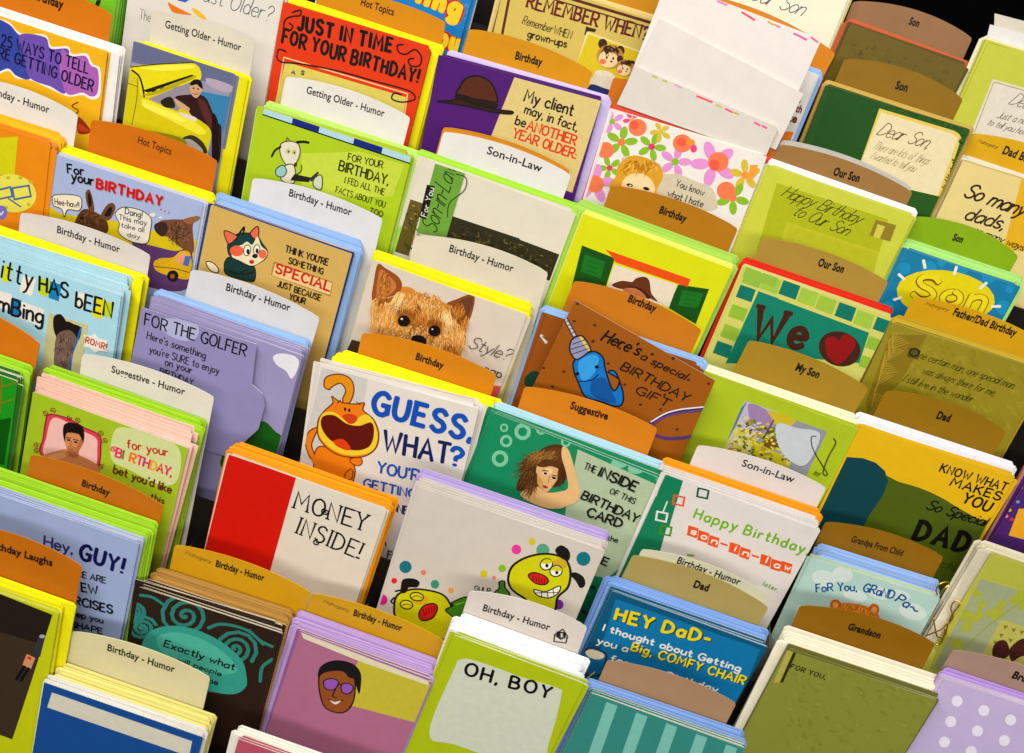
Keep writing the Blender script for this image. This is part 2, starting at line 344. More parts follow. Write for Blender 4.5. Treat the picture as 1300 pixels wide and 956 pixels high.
class Sheet:
    def __init__(s, obj, k, t, a, b):
        s.o, s.k, s.t, s.a, s.b = obj, k, t, a, b
        s.ox = s.oy = 0; s.zs = 1.0; s.z = 0.00008; s.ink = None; s.parts = []; s.rnd = random.Random(hash((round(a, 4), k)) & 0xffff)
    def at(s, r=None, c=None):
        if r is None: s.ox = s.oy = 0; s.zs = 1.0
        else: s.ox, s.oy, s.zs = OX[c], OY[r], ZS
        return s
    def m(s, x, y):
        a, b = unproj(s.ox + x / s.zs, s.oy + y / s.zs, s.k, s.t)
        return (a - s.a, b - s.b)
    def sc(s, d):                      # a picture length as metres on the sheet
        return d / s.zs * depth_at(s.a, s.b, s.k, s.t) / FOC
    def part(s, name, sub=False):      # begin a printed part; sub: a piece of the last whole part
        s.flush(); s.ink = Ink(); s.pname = name; s.sub = sub; return s
    def flush(s):
        if s.ink and s.ink.v and getattr(s, 'clip', None): s.ink.clip_to(s.clip)
        if s.ink and s.ink.v:
            o = link(s.pname, s.ink.mesh(s.pname), s.parts[-1] if s.sub and s.parts else s.o)
            if not s.sub: s.parts.append(o)
        s.ink = None
    def nz(s): s.z += 3e-6; return s.z
    def pts(s, xy): return [s.m(xy[i], xy[i + 1]) for i in range(0, len(xy), 2)]
    def P(s, col, *xy): s.ink.poly(s.pts(xy), lin(col), s.nz()); return s
    def S(s, col, *xy): s.ink.poly(catmull(s.pts(xy), True, 6), lin(col), s.nz()); return s
    def E(s, col, cx, cy, rx, ry=None, rot=0, n=22):
        ry = rx if ry is None else ry; r = math.radians(rot); q = []
        for i in range(n):
            t = 2 * math.pi * i / n; x, y = rx * math.cos(t), ry * math.sin(t)
            q.append(s.m(cx + x * math.cos(r) - y * math.sin(r), cy + x * math.sin(r) + y * math.cos(r)))
        s.ink.poly(q, lin(col), s.nz()); return s
    def OE(s, fill, line, w, cx, cy, rx, ry, rot=0):
        s.E(line, cx, cy, rx + w, ry + w, rot); s.E(fill, cx, cy, rx, ry, rot); return s
    def L(s, col, w, *xy, smooth=True, closed=False, taper=None):
        p = s.pts(xy)
        if smooth: p = catmull(p, closed, 6)
        if closed: p = p + [p[0]]
        z = s.nz(); dz = 0 if taper else 3e-7; s.ink.ribbon(p, s.sc(w), lin(col), z, dz, taper=taper); s.z += dz * len(p); return s
    def OS(s, fill, line, w, *xy):     # filled smooth shape with an outline
        s.S(fill, *xy); s.L(line, w, *xy, closed=True); return s
    def spiral(s, col, w, cx, cy, r, turns=2.5, a0=0, sq=0.8):
        q = []
        n = int(turns * 12)
        for i in range(n + 1):
            f = i / n; t = a0 + f * turns * 2 * math.pi; q += [cx + r * f * math.cos(t), cy + r * f * sq * math.sin(t)]
        return s.L(col, w, *q, smooth=False)
    def flower(s, col, core, cx, cy, r, n=5, a0=0):
        for i in range(n):
            t = a0 + 2 * math.pi * i / n
            s.E(col, cx + r * .6 * math.cos(t), cy + r * .6 * math.sin(t), r * .42, r * .24, math.degrees(t), 14)
        s.E(core, cx, cy, r * .24, r * .24, 0, 12); return s
    def hair(s, cols, base, spread, direc, length, w, n):
        """n tapering strokes rooted in an ellipse, combed in a direction"""
        cx, cy, rx, ry = base; rn = s.rnd
        for i in range(n):
            a = rn.uniform(0, 2 * math.pi); q = math.sqrt(rn.random())
            x, y = cx + rx * q * math.cos(a), cy + ry * q * math.sin(a)
            d = math.radians(direc + rn.gauss(0, spread)); l = length * rn.uniform(.5, 1.25); bend = rn.uniform(-.35, .35)
            s.z -= 1.8e-6
            s.L(rn.choice(cols), w * rn.uniform(.6, 1.3), x, y, x + l * .5 * math.cos(d), y + l * .5 * math.sin(d), x + l * math.cos(d + bend), y + l * math.sin(d + bend), taper=lambda f: 1.05 - f)
        return s
    def T(s, text, col, x0, y0, x1, y1, h, w=.13, slant=0.0, jit=0.0, serif=False, sp=2.0, arc=0.0):
        """pen lettering from one baseline point to another; h is the cap height in picture units"""
        if .085 < w < .19: w *= 1.3
        p0, p1 = s.m(x0, y0), s.m(x1, y1)
        dx, dy = p1[0] - p0[0], p1[1] - p0[1]; Lw = math.hypot(dx, dy); d = (dx / Lw, dy / Lw); n = (-d[1], d[0])
        hl = s.sc(h) * .97 / CP / (1 + w); u = hl / 10; p0 = (p0[0] + n[0] * hl * w * .4, p0[1] + n[1] * hl * w * .4)
        tot = 0; items = []
        for i, ch in enumerate(text):
            if ch == ' ': tot += 4.2; continue
            g = GS.get(ch) or GS['.']; items.append((tot, g)); tot += g[0] + sp
        tot -= sp; kx = Lw / max(tot, .1); w *= max(.62, min(1, kx / u + .08)); colr = lin(col); rn = s.rnd
        for x, (gw, strokes) in items:
            dyj = rn.uniform(-1, 1) * jit * 6; ro = rn.uniform(-1, 1) * jit * .35; s1 = 1 + rn.uniform(-1, 1) * jit * .5
            cx = gw / 2
            for pts, sm in strokes:
                q = []
                for (px, py) in pts:
                    px2 = cx + (px - cx) * s1 - (py - 5) * ro; py2 = 5 + (py - 5) * s1 + (px - cx) * ro + dyj
                    X_ = (x + px2) * kx + slant * py2 * u; f = ((x + px2) / max(tot, .1)) * 2 - 1
                    Y_ = py2 * u + arc * hl * (1 - f * f)
                    q.append((p0[0] + d[0] * X_ + n[0] * Y_, p0[1] + d[1] * X_ + n[1] * Y_))
                s.ink.ribbon(q, hl * w, colr, s.nz(), 5e-7)
                if serif and not sm:
                    for (ex, ey) in (pts[0], pts[-1]):
                        if ey < 1 or ey > 5.5:
                            b = []
                            for ddx in (-1.1, 1.1):
                                X_ = (x + ex + ddx) * kx + slant * ey * u; Y_ = ey * u + dyj * u
                                b.append((p0[0] + d[0] * X_ + n[0] * Y_, p0[1] + d[1] * X_ + n[1] * Y_))
                            s.ink.ribbon(b, hl * w * .7, colr, s.nz(), 0)
        return s
    def F(s, text, col, x0, y0, x1, y1, h, bold=.012, slant=0.0):
        """type in the plain sans face between two baseline points"""
        v, f = font_polys(text, bold)
        p0, p1 = s.m(x0, y0), s.m(x1, y1)
        dx, dy = p1[0] - p0[0], p1[1] - p0[1]; Lw = math.hypot(dx, dy); d = (dx / Lw, dy / Lw); n = (-d[1], d[0])
        xs = [p[0] for p in v]; xa, xb = min(xs), max(xs); kx = Lw / (xb - xa); ky = s.sc(h) / CP / 0.73
        z = s.nz(); k = len(s.ink.v); c = lin(col)
        for (px, py) in v:
            X_, Y_ = (px - xa) * kx + slant * py * ky, py * ky
            s.ink.v.append((p0[0] + d[0] * X_ + n[0] * Y_, p0[1] + d[1] * X_ + n[1] * Y_, z))
        for q in f: s.ink.f.append([i + k for i in q]); s.ink.c.append(c)
        return s

def inset(poly, d=.0002):
    """the outline counter-clockwise, drawn in a hair, for trimming print at the card's edge"""
    n = len(poly); cx = sum(p[0] for p in poly) / n; cy = sum(p[1] for p in poly) / n
    a2 = sum(poly[i][0] * poly[(i + 1) % n][1] - poly[(i + 1) % n][0] * poly[i][1] for i in range(n))
    q = poly if a2 > 0 else poly[::-1]
    return [(x + (cx - x) * d * 12, y + (cy - y) * d * 12) for x, y in q]
def floor_b(t): return FLOOR_B - 0.29 * t
ENVS, CARDS, STK = [], [], {}
def stack(key, tier, TL, TR, col, what, label, env, env_name, nE, bE, nC, bC, edge=None, eL=3, eR=5, te=.0021, tc=.0017,
          inner=(224, 217, 206), behind=None, outline=None, gap=.0010, name='greeting_card', cards_label=None, fold='left'):
    """a pocket's stack: front card (returned as a Sheet), copies behind it, envelopes behind those.
    TL, TR: the front card's top corners in the photograph; bE, bC: how far the envelopes and the copies show above it"""
    te = min(te, .030 / max(nE, 1)); tc = min(tc, .018 / max(nC, 1))
    t = .0035 + nE * te + nC * tc
    a0, b0 = unproj(TL[0], TL[1], tier, t); a1, b1 = unproj(TR[0], TR[1], tier, t)
    w = math.hypot(a1 - a0, b1 - b0); d = ((a1 - a0) / w, (b1 - b0) / w); n = (d[1], -d[0])
    H = max(.10, min(b0, b1) - floor_b(t))
    A, Bc = a0 + n[0] * H, b0 + n[1] * H                    # bottom-left corner is the origin
    r = .0008
    loc = lambda x, y: (a0 + d[0] * x + n[0] * y - A, b0 + d[1] * x + n[1] * y - Bc)
    rect = [loc(0, H), loc(w, H), loc(w, r), loc(w - r, 0), loc(r, 0), loc(0, r)]
    if outline: rect = [(p[0] - A, p[1] - Bc) for p in (unproj(x, y, tier, t) for x, y in outline)]
    ce = lin(edge or (228, 220, 208))
    me = card_mesh(rect, lin(col), ce, lin(inner), gap, fold)
    o = link(name, me, None, mat_at(tier, A, Bc, t)); tag(o, label, 'card'); CARDS.append(o)
    sh = Sheet(o, tier, t, A, Bc); sh.w, sh.H = w, H; sh.clip = inset(rect)
    STK[key] = sh
    s = FOC / depth_at(a0, b0, tier, t); rn = random.Random(len(STK) * 31 + 5)
    dhc = (bC / s - SP * nC * tc) / CP if nC else 0
    grp = 'copies behind the %s card' % what
    if nC:
        bm = card_mesh([loc(0, H), loc(w, H), loc(w, r), loc(w - r, 0), loc(r, 0), loc(0, r)], lin(behind or col), ce, lin(inner), gap, fold)
        for i in range(1, nC + 1):
            o2 = link('greeting_card', bm)
            m = mat_at(tier, A + rn.uniform(-.0011, .0011), Bc + dhc * i / nC + rn.uniform(-.0009, .0009), t - tc * (i - rn.uniform(0, .45)))
            o2.matrix_world = m @ Matrix.Rotation(math.radians(rn.gauss(0, .62)), 4, 'Z')
            tag(o2, cards_label or 'copy of the %s card showing only its edges behind it' % what, 'card', grp); CARDS.append(o2)
    if nE:
        t1 = t - tc * nC
        dhe = (bE / s - SP * nE * te) / CP
        we = w + (eL + eR) / s; base = max(H, .1)
        em = env_mesh(we, base, te * .86, lin(env))
        ca = A + (loc(0, H)[0] + loc(w, H)[0]) / 2 + (eR - eL) / s / 2; ang = math.atan2(d[1], d[0])
        mx = Bc + (loc(0, H)[1] + loc(w, H)[1]) / 2
        for j in range(nE):
            o2 = link('envelope', em)
            f = (j + .55) / nE
            m = mat_at(tier, ca + rn.uniform(-.0014, .0014), mx + dhc + dhe * f + rn.uniform(-.0011, .0011), t1 - te * (j + .55 + rn.uniform(-.12, .12)))
            o2.matrix_world = m @ Matrix.Rotation(ang * .6 + math.radians(rn.gauss(0, .55)), 4, 'Z')
            tag(o2, '%s envelope in the stack behind the %s card' % (env_name, what), 'envelope', '%s envelopes behind the %s card' % (env_name, what)); ENVS.append(o2)
    return sh

def extra_card(tier, t, outline, col, label, edge=None, name='greeting_card', inner=(224, 217, 206), convex=True):
    """a single card in front of (or above) a stack, its outline measured in the photograph"""
    q = [unproj(x, y, tier, t) for x, y in outline]
    A, Bc = min(p[0] for p in q), min(p[1] for p in q)
    me = card_mesh([(x - A, y - Bc) for x, y in q], lin(col), lin(edge or (228, 220, 208)), lin(inner), .0008)
    o = link(name, me, None, mat_at(tier, A, Bc, t)); tag(o, label, 'card'); CARDS.append(o)
    sh = Sheet(o, tier, t, A, Bc); sh.clip = inset([(x - A, y - Bc) for x, y in q]) if convex else None
    return sh

def tab(tier, SL, SR, col, colname, text, t0, t1, h, crop, above, bold=.02, t=.0012, arch=.0058, script=None, noprint=False, label=None, ink=(24, 18, 14)):
    """a category divider: a board with an arched top standing behind its stack. SL, SR: its shoulders in the photograph"""
    a0, b0 = unproj(SL[0], SL[1], tier, t); a1, b1 = unproj(SR[0], SR[1], tier, t)
    w = math.hypot(a1 - a0, b1 - b0); d = ((a1 - a0) / w, (b1 - b0) / w); n = (-d[1], d[0])
    H = min(b0, b1) - floor_b(t); A, Bc = a0 - n[0] * H, b0 - n[1] * H
    poly = [(0, 0), (w, 0), (w, H - .0022), (w - .0009, H - .0003)]
    for i in range(1, 16):
        f = 1 - i / 16; poly.append((w * f, H + arch * (1 - (2 * f - 1) ** 2)))
    poly += [(.0009, H - .0003), (0, H - .0022)]
    q = [(d[0] * x + n[0] * y, d[1] * x + n[1] * y) for x, y in poly]
    v, f, c = leaf_solid(q, lambda x: -.0006, lambda x: 0.0, lin(col), lin(col), lin(tuple(min(255, int(x * 1.12)) for x in col)))
    o = link('category_tab', mesh_from('category_tab', v, f, c, M_TAB), None, mat_at(tier, A, Bc, t))
    tag(o, label or (('%s divider tab reading %s, standing above the %s' % (colname, text, above)) if text else '%s divider tab standing above the %s' % (colname, above)), 'tab', 'category divider tabs')
    sh = Sheet(o, tier, t, A, Bc)
    if text and not noprint:
        sh.at(*crop).part('lettering')
        sh.F(text, ink, *t0, *t1, h, bold * 1.35)
        if script: sh.part('brand_lettering').T(script[0], (120, 70, 20), *script[1:5], script[5], w=.10, slant=.25)
    sh.flush()
    return sh
# ------------------------------------------------------------------ the stacks, tier by tier from the back (tier -2) to the front (tier 6)
YEL = (232, 224, 4); LGR = (182, 218, 96); GRN = (160, 206, 46); LBL = (150, 182, 226); LAV = (184, 168, 214); ORA = (240, 158, 22); OFFW = (232, 226, 218)
# ---- tier -2
c = stack('our_son_cream', -2, (893, -68), (1079, -8), (236, 230, 206), 'cream Our Son', 'cream card with Our Son in script at the top of the picture', (224, 214, 120), 'pale yellow', 2, 6, 2, 4, eR=4)
c.at(0, 3).part('lettering').T('Our Son', (70, 62, 96), -40, -5, 215, 78, 66, w=.06, slant=.45, sp=.8)
c.part('border_line').L((30, 50, 70), 5, -60, 53, 146, 119, smooth=False)
c.flush()
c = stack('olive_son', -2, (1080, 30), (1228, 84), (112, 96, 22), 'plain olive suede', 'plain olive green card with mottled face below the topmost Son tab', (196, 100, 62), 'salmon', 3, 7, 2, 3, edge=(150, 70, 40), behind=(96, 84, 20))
c.at(0, 3).part('mottling')
rn = random.Random(3)
for i in range(60):
    f = rn.random(); x = 450 + 520 * f; y = 150 + 190 * f + rn.uniform(0, 170)
    c.E(rn.choice([(104, 90, 20), (122, 106, 28), (96, 82, 18)]), x, y, rn.uniform(5, 16), rn.uniform(3, 9), rn.uniform(0, 90), 9)
c.flush()
tab(-2, (1083, 1.3), (1234.6, 48), (160, 120, 82), 'tan', 'Son', (738, 117), (786, 131), 30, (0, 3), 'plain olive card', .035, arch=.008)
c = stack('dad_note', -2, (1255, 53), (1440, 112), (196, 200, 70), 'lime Dear Dad note', 'lime green card with a pale framed Dear Dad note at the right edge', (232, 226, 196), 'cream', 4, 9, 3, 5, eL=4, edge=(200, 190, 90))
c.at(0, 3).part('band').P((150, 82, 44), 1140, 180, 1480, 280, 1480, 312, 1128, 206)
c.part('note_panel').P((222, 214, 200), 1148, 384, 1460, 470, 1460, 760, 1040, 650).L((170, 160, 60), 4, 1155, 398, 1440, 478, smooth=False).L((170, 160, 60), 4, 1152, 400, 1060, 640, smooth=False)
c.part('lettering').T('Dear Dad', (70, 60, 50), 1224, 505, 1440, 570, 56, w=.06, slant=.5, sp=.8).T('Just a note', (70, 60, 50), 1166, 572, 1330, 612, 32, w=.08, slant=.4, sp=1).T('to tell you how much', (70, 60, 50), 1118, 605, 1380, 680, 30, w=.08, slant=.4, sp=1)
c.flush()
extra_card(-2, .0020, [(1263, 17), (1450, 66), (1440, 110), (1262, 53)], (214, 206, 190), 'blank beige sheet sticking up behind the lime Dear Dad note card', name='blank_sheet')
extra_card(-2, .0055, [(1257, 31), (1450, 84), (1440, 120), (1250, 60)], (224, 220, 218), 'blank white sheet just behind the lime Dear Dad note card', name='blank_sheet')

# ---- tier -1
c = stack('sailing_blue', -1, (426, -104), (610, -43), (20, 128, 190), 'blue yellow-lettered', 'bright blue card with fat yellow letters ending ling, outlined in red', (220, 218, 214), 'white', 3, 8, 2, 4, eR=6, eL=4)
c.at(0, 1).part('lettering')
for ww, cc in ((.78, (196, 40, 24)), (.36, (240, 200, 40))):
    c.T('ling', cc, 800, 20, 990, 95, 105, w=ww, sp=4.5)
    c.T('ou', cc, 900, 232, 985, 262, 110, w=ww, sp=4.5)
c.part('specks')
rn = random.Random(9)
for i in range(26): c.E((70, 170, 220), rn.uniform(1035, 1075) - rn.random() * 20, rn.uniform(5, 210), 4, 3, 0, 8)
c.flush()
c = stack('remember_when', -1, (644, -33), (838, 29), (206, 184, 96), 'Remember When', 'tan card lettered Remember When with two cartoon animal children', (224, 200, 130), 'cream', 4, 8, 2, 3, edge=(90, 30, 16), eL=3)
c.at(0, 2).part('border_lines').L((96, 34, 20), 13, 18, -98, 752, 122, smooth=False).L((96, 34, 20), 6, 14, -70, 748, 148, smooth=False).L((96, 34, 20), 12, -2, -88, -60, 160, smooth=False).L((96, 34, 20), 12, 38, -80, -10, 170, smooth=False)
c.part('lettering').T('REMEMBER WHEN?', (104, 24, 28), 108, 38, 690, 200, 62, w=.19, jit=.05, serif=True, sp=2.6)
c.T('Remember', (40, 30, 24), 86, 116, 228, 160, 38, w=.09, slant=.15).T('WHEN', (40, 30, 24), 238, 162, 322, 190, 36, w=.1).T('grown-ups', (30, 22, 18), 112, 182, 300, 232, 36, w=.13)
c.part('photo_corner').P((50, 40, 20), 398, 128, 448, 142, 440, 156, 410, 150, 402, 172, 390, 168).P((60, 46, 20), 385, 310, 428, 322, 420, 330, 392, 322)
c.part('picture').P((226, 214, 150), 402, 152, 690, 258, 640, 480, 330, 380).P((214, 190, 30), 410, 164, 680, 262, 600, 470, 345, 330)
def kid(c, x, y, r):
    c.E((70, 40, 16), x - r * .55, y - r * .95, r * .34, r * .38).E((70, 40, 16), x + r * .75, y - r * .45, r * .32, r * .36)
    c.E((188, 138, 60), x, y, r, r * .9, 10).E((236, 208, 160), x - r * .15, y + r * .2, r * .72, r * .6, 10)
    c.E((228, 120, 90), x - r * .55, y + r * .35, r * .24, r * .2)
    c.hair([(50, 28, 10), (70, 40, 14)], (x + r * .1, y - r * .65, r * .6, r * .2), 40, 60, r * .5, r * .16, 26)
    c.E((20, 14, 10), x - r * .25, y + r * .05, r * .07, r * .12).E((20, 14, 10), x + r * .22, y + r * .12, r * .07, r * .12).E((20, 14, 10), x + r * .08, y + r * .35, r * .09, r * .07)
c.part('cartoon_child', True); kid(c, 515, 275, 66)
c.S((224, 214, 190), 440, 350, 500, 345, 540, 380, 520, 470, 430, 440).S((30, 50, 110), 420, 410, 480, 425, 530, 450, 500, 500, 400, 470)
c.part('cartoon_child', True); kid(c, 588, 330, 46)
c.flush()
tab(-1, (655, -55), (849, 4), (206, 146, 22), 'gold', '', None, None, 0, None, 'maroon Remember When card', t=.0010, label='gold tab peeping over the Remember When card at the top edge')
c = stack('blue_with_ate', -1, (852, 34), (1038, 95), (228, 222, 214), 'white with-and-ate', 'white card edged in pale blue with dark red words ending with and ate', (150, 184, 230), 'pale blue', 4, 10, 2, 2, eR=6)
c.at(0, 3).part('lettering').F('no', (110, 20, 20), 178, 492, 212, 503, 22, .03).F('with', (110, 20, 20), 156, 530, 216, 550, 32, .04).F('ate', (110, 20, 20), 128, 580, 194, 598, 36, .04)
c.part('flame').S((230, 130, 10), 110, 655, 140, 640, 175, 640, 190, 660, 150, 690, 100, 690)
c.flush()
tab(-1, (905, -5), (1061, 68), (212, 134, 22), 'orange', '', None, None, 0, None, 'pale blue card', label='orange divider tab half hidden behind the tall blank white sheets')
c = stack('dear_son', -1, (1050, 108), (1232, 165), (38, 92, 22), 'green Dear Son', 'dark green card with a cream Dear Son note panel', (196, 166, 84), 'tan', 4, 9, 3, 3, eL=5, eR=6, edge=(180, 150, 80), behind=(60, 78, 30))
c.at(0, 3).part('cover_flap').P((28, 86, 16), 360, 412, 610, 486, 480, 940, 225, 860)
c.part('note_panel').P((226, 198, 96), 598, 526, 960, 634, 985, 650, 996, 670, 900, 956, 480, 860).P((230, 216, 176), 606, 545, 955, 650, 978, 672, 880, 950, 480, 860)
c.part('lettering').T('Dear Son,', (104, 76, 20), 582, 654, 826, 722, 60, w=.07, slant=.5, sp=.9).T('There are lots of things', (130, 96, 30), 560, 722, 828, 800, 38, w=.06, slant=.45, sp=.9).T('I wanted to tell you', (130, 96, 30), 552, 768, 760, 835, 36, w=.06, slant=.45, sp=.9)
c.part('embossed_pattern')
rn = random.Random(5)
for i in range(70):
    f = rn.random(); x, y = 620 + 400 * f, 505 + 118 * f; c.E(rn.choice([(58, 110, 24), (30, 78, 18)]), x + rn.uniform(-8, 8), y + rn.uniform(-5, 14), 7, 3, 40, 8)
for i in range(50):
    f = rn.random(); x, y = 1012 - 110 * f, 650 + 300 * f; c.E(rn.choice([(58, 110, 24), (30, 78, 18)]), x + rn.uniform(-12, 10), y, 7, 3, 40, 8)
c.flush()
tab(-1, (1072.5, 74.5), (1223, 125.5), (150, 114, 20), 'dark gold', 'Son', (672, 430), (730, 444), 33, (0, 3), 'green Dear Son card', .035, arch=.008)
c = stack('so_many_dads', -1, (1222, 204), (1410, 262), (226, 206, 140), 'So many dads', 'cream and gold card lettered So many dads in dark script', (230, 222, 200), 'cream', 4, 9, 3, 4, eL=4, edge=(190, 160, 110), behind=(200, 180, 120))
c.at(1, 3).part('gold_border').P((226, 178, 30), 1290, 60, 1400, 90, 1300, 420, 1200, 400)
c.part('lettering').T('So many', (60, 34, 20), 1000, 152, 1285, 250, 70, w=.11, slant=.35, sp=1.2, jit=.02).T('dads,', (60, 34, 20), 1005, 262, 1190, 315, 66, w=.11, slant=.35, sp=1.4).T('so many ways', (60, 34, 20), 1052, 325, 1290, 415, 34, w=.11, slant=.3, sp=1.2)
c.flush()
tab(-1, (1231, 169), (1390, 222), (214, 168, 14), 'yellow gold', 'Dad Birthday', (1192, 744), (1412, 822), 34, (0, 3), 'So many dads card', .03, arch=.007, script=('Mahogany', 1072, 690, 1168, 722, 16))

# ---- tier 0
c = stack('green_edge', 0, (-40, -95), (152, -32), (120, 186, 40), 'green top corner', 'green card showing only a strip in the top left corner', (100, 170, 40), 'green', 3, 6, 2, 3)
c.at(0, 0).part('dark_strip').P((26, 40, 20), 470, 0, 492, 0, 470, 60, 455, 40)
c.flush()
c = stack('older_white', 0, (172, -68), (361, -8), (214, 208, 198), 'white Older', 'white card with thin lettering ending Older and an orange parrot wing', (220, 214, 204), 'white', 2, 6, 2, 4)
c.at(0, 0).part('lettering').T('ust Older?', (60, 84, 96), 985, 5, 1310, 108, 70, w=.06, slant=.2, jit=.04, sp=1.6).T('The', (50, 70, 80), 676, 92, 728, 108, 44, w=.07)
c.part('parrot_picture').P((50, 100, 190), 840, -40, 930, -10, 900, 12, 862, 2).S((222, 120, 20), 815, 12, 850, 30, 900, 55, 930, 72, 880, 68, 835, 55).S((226, 180, 20), 930, 38, 960, 50, 1000, 85, 985, 92, 950, 70)
c.flush()
c = stack('just_in_time', 0, (363, 4), (547.5, 63), (214, 62, 14), 'red Just in Time', 'red card with black lettering Just in Time for Your Birthday', YEL, 'yellow', 4, 14, 3, 2, eR=10, edge=(190, 50, 14))
c.at(0, 1).part('cream_panel').L((238, 200, 150), 5, 120, 480, 155, 278, 755, 455, 740, 560, smooth=False).P((208, 196, 96), 162, 300, 748, 472, 720, 640, 110, 500)
c.part('lettering').T('JUST IN TIME', BLACK, 222, 150, 672, 262, 72, w=.30, jit=.08, sp=4).T('FOR YOUR BIRTHDAY!', BLACK, 145, 212, 800, 408, 70, w=.28, jit=.10, sp=3.6)
c.T('A', (90, 40, 110), 190, 358, 208, 364, 18, w=.3).T('S', (60, 30, 70), 236, 360, 250, 366, 20, w=.3)
c.part('flourish').L(BLACK, 7, 195, 60, 235, 50, 232, 75, 205, 78, 165, 92, 155, 130, 180, 150, 198, 128, 180, 112).L(BLACK, 7, 735, 215, 705, 222, 715, 255, 750, 262, 790, 240, 822, 275, 812, 318, 770, 318, 760, 290, 785, 283).L(BLACK, 7, 165, 250, 130, 240, 122, 280, 150, 302, 240, 310, 420, 345, 600, 395, 760, 440, 790, 480, 730, 495, 680, 480, 690, 452, 725, 460).L(BLACK, 7, 810, 470, 820, 488, 808, 505)
c.flush()
tab(0, (404, -14), (566, 28), (206, 140, 18), 'gold', 'Hot Topics', (526, 25), (686, 76), 30, (0, 1), 'red Just in Time card', .015)
c = stack('my_client', 0, (563, 71), (764, 127), (84, 24, 116), 'purple and cream My client', 'purple and cream card with a bowler hat, lettered My client may', (200, 186, 226), 'lavender', 3, 7, 3, 5, edge=(120, 90, 130), eR=5)
c.at(0, 2).part('cream_panel').P((214, 194, 128), 50, 375, 472, 490, 330, 935, -110, 780)
c.part('lettering').T('My client', (40, 22, 20), 95, 492, 328, 565, 56, w=.13, jit=.03).T('may, in fact,', (40, 22, 20), 96, 552, 350, 640, 46, w=.13, jit=.03).T('be', (40, 22, 20), 52, 605, 98, 620, 44, w=.13).T('ANOTHER', (216, 60, 30), 108, 630, 342, 706, 46, w=.14, jit=.03, serif=True).T('YEAR OLDER:', (216, 60, 30), 40, 668, 342, 772, 46, w=.14, jit=.03, serif=True)
c.at(0, 1).part('bowler_hat').OS((92, 44, 20), BLACK, 8, 1002, 470, 1010, 420, 1040, 380, 1095, 368, 1150, 392, 1180, 440, 1178, 500).OS((40, 20, 14), BLACK, 6, 1000, 458, 1080, 478, 1180, 498, 1176, 522, 1080, 505, 996, 482).OS((60, 30, 16), BLACK, 7, 900, 490, 960, 488, 1010, 480, 1080, 505, 1180, 530, 1262, 540, 1255, 552, 1180, 545, 1060, 518, 960, 500)
c.flush()
tab(0, (596, 36.6), (752.5, 91.5), (210, 148, 16), 'gold', 'Birthday', (52, 286), (182, 320), 32, (0, 2), 'purple My client card', .03)
c = stack('flowers', 0, (778.6, 138.6), (973.5, 199), (230, 224, 216), 'flowered You know', 'white card printed with pink, green and orange flowers around a cut-out', (222, 80, 56), 'coral red', 3, 6, 2, 2, eL=9, eR=3, edge=(225, 218, 208))
c.at(0, 2)
PK, LG, CO, YG, LV = (232, 80, 150), (142, 186, 44), (236, 128, 84), (212, 186, 60), (220, 150, 206)
for (x, y, r, cl, co) in [(525, 590, 60, LV, LG), (620, 580, 44, PK, YG), (570, 690, 78, LG, (226, 130, 70)), (716, 712, 70, LG, (214, 70, 110)), (512, 815, 60, LG, (214, 70, 110)), (830, 785, 78, LV, LG), (1018, 795, 112, (224, 150, 208), CO), (1170, 850, 76, YG, (240, 150, 60)), (440, 890, 95, LV, CO), (760, 640, 52, YG, YG), (1110, 960, 80, LG, CO)]:
    c.part('printed_flower').flower(cl, co, x, y, r, 5, .5 + x * .01)
for (x, y, r) in [(648, 618, 44), (492, 728, 42), (865, 695, 46), (1040, 785, 50), (440, 892, 44), (1078, 925, 46)]: c.part('printed_bloom').E(CO, x, y, r, r * .95)
for (x, y, r) in [(632, 606, 22), (862, 690, 22), (1020, 800, 26)]: c.E((236, 96, 70), x, y, r, r)
c.E((236, 70, 130), 920, 720, 16, 20).E((240, 150, 40), 905, 690, 22, 16).P((240, 160, 60), 1195, 800, 1232, 800, 1225, 850, 1180, 890).E((232, 80, 150), 432, 790, 10, 14)
c.part('cutout_window').S((206, 196, 170), 580, 760, 660, 770, 750, 790, 780, 840, 850, 845, 930, 880, 1000, 905, 1030, 960, 1010, 1020, 760, 1000, 540, 930, 560, 830)
c.part('girl_picture', True).S((214, 160, 40), 555, 800, 620, 755, 700, 770, 760, 810, 770, 860, 740, 930, 760, 960, 520, 920, 545, 850).S((240, 210, 160), 590, 860, 660, 840, 720, 880, 720, 940, 580, 920)
c.hair([(196, 136, 24), (236, 186, 80), (170, 112, 20)], (650, 800, 95, 22), 25, 100, 46, 10, 40).E((20, 16, 14), 610, 898, 16, 8, 15).E((20, 16, 14), 690, 915, 16, 8, 15).E(WHITE, 612, 900, 6, 4)
c.part('lettering').T('You know', (50, 50, 30), 830, 905, 965, 952, 34, w=.11, jit=.05).at(1, 2).T('what I hate', (50, 50, 30), 790, 150, 960, 205, 34, w=.11, jit=.05)
c.flush()
e1 = extra_card(0, .0012, [(800, 96), (847, -25), (1043, 50), (985, 180)], (226, 219, 212), 'tallest of three blank white sheets standing up behind the flowered card', name='blank_sheet')
e0 = extra_card(0, .0045, [(790, 118), (839, 24), (1020, 119), (985, 190)], (222, 214, 207), 'middle one of three blank white sheets standing up behind the flowered card', name='blank_sheet')
e1.at().part('edge_print')
for (x0, y0, x1, y1, cc) in [(911, 0, 923, 5, (232, 130, 190)), (942, 14, 958, 24, (236, 80, 110)), (975, 26, 982, 30, (220, 170, 60)), (984, 30, 990, 33, (240, 130, 160)), (1008, 41, 1024, 49, (232, 90, 160)), (1030, 46, 1038, 52, (226, 110, 150))]: e1.L(cc, 2.4, x0, y0 + 1.5, x1, y1 + 1.5, smooth=False)
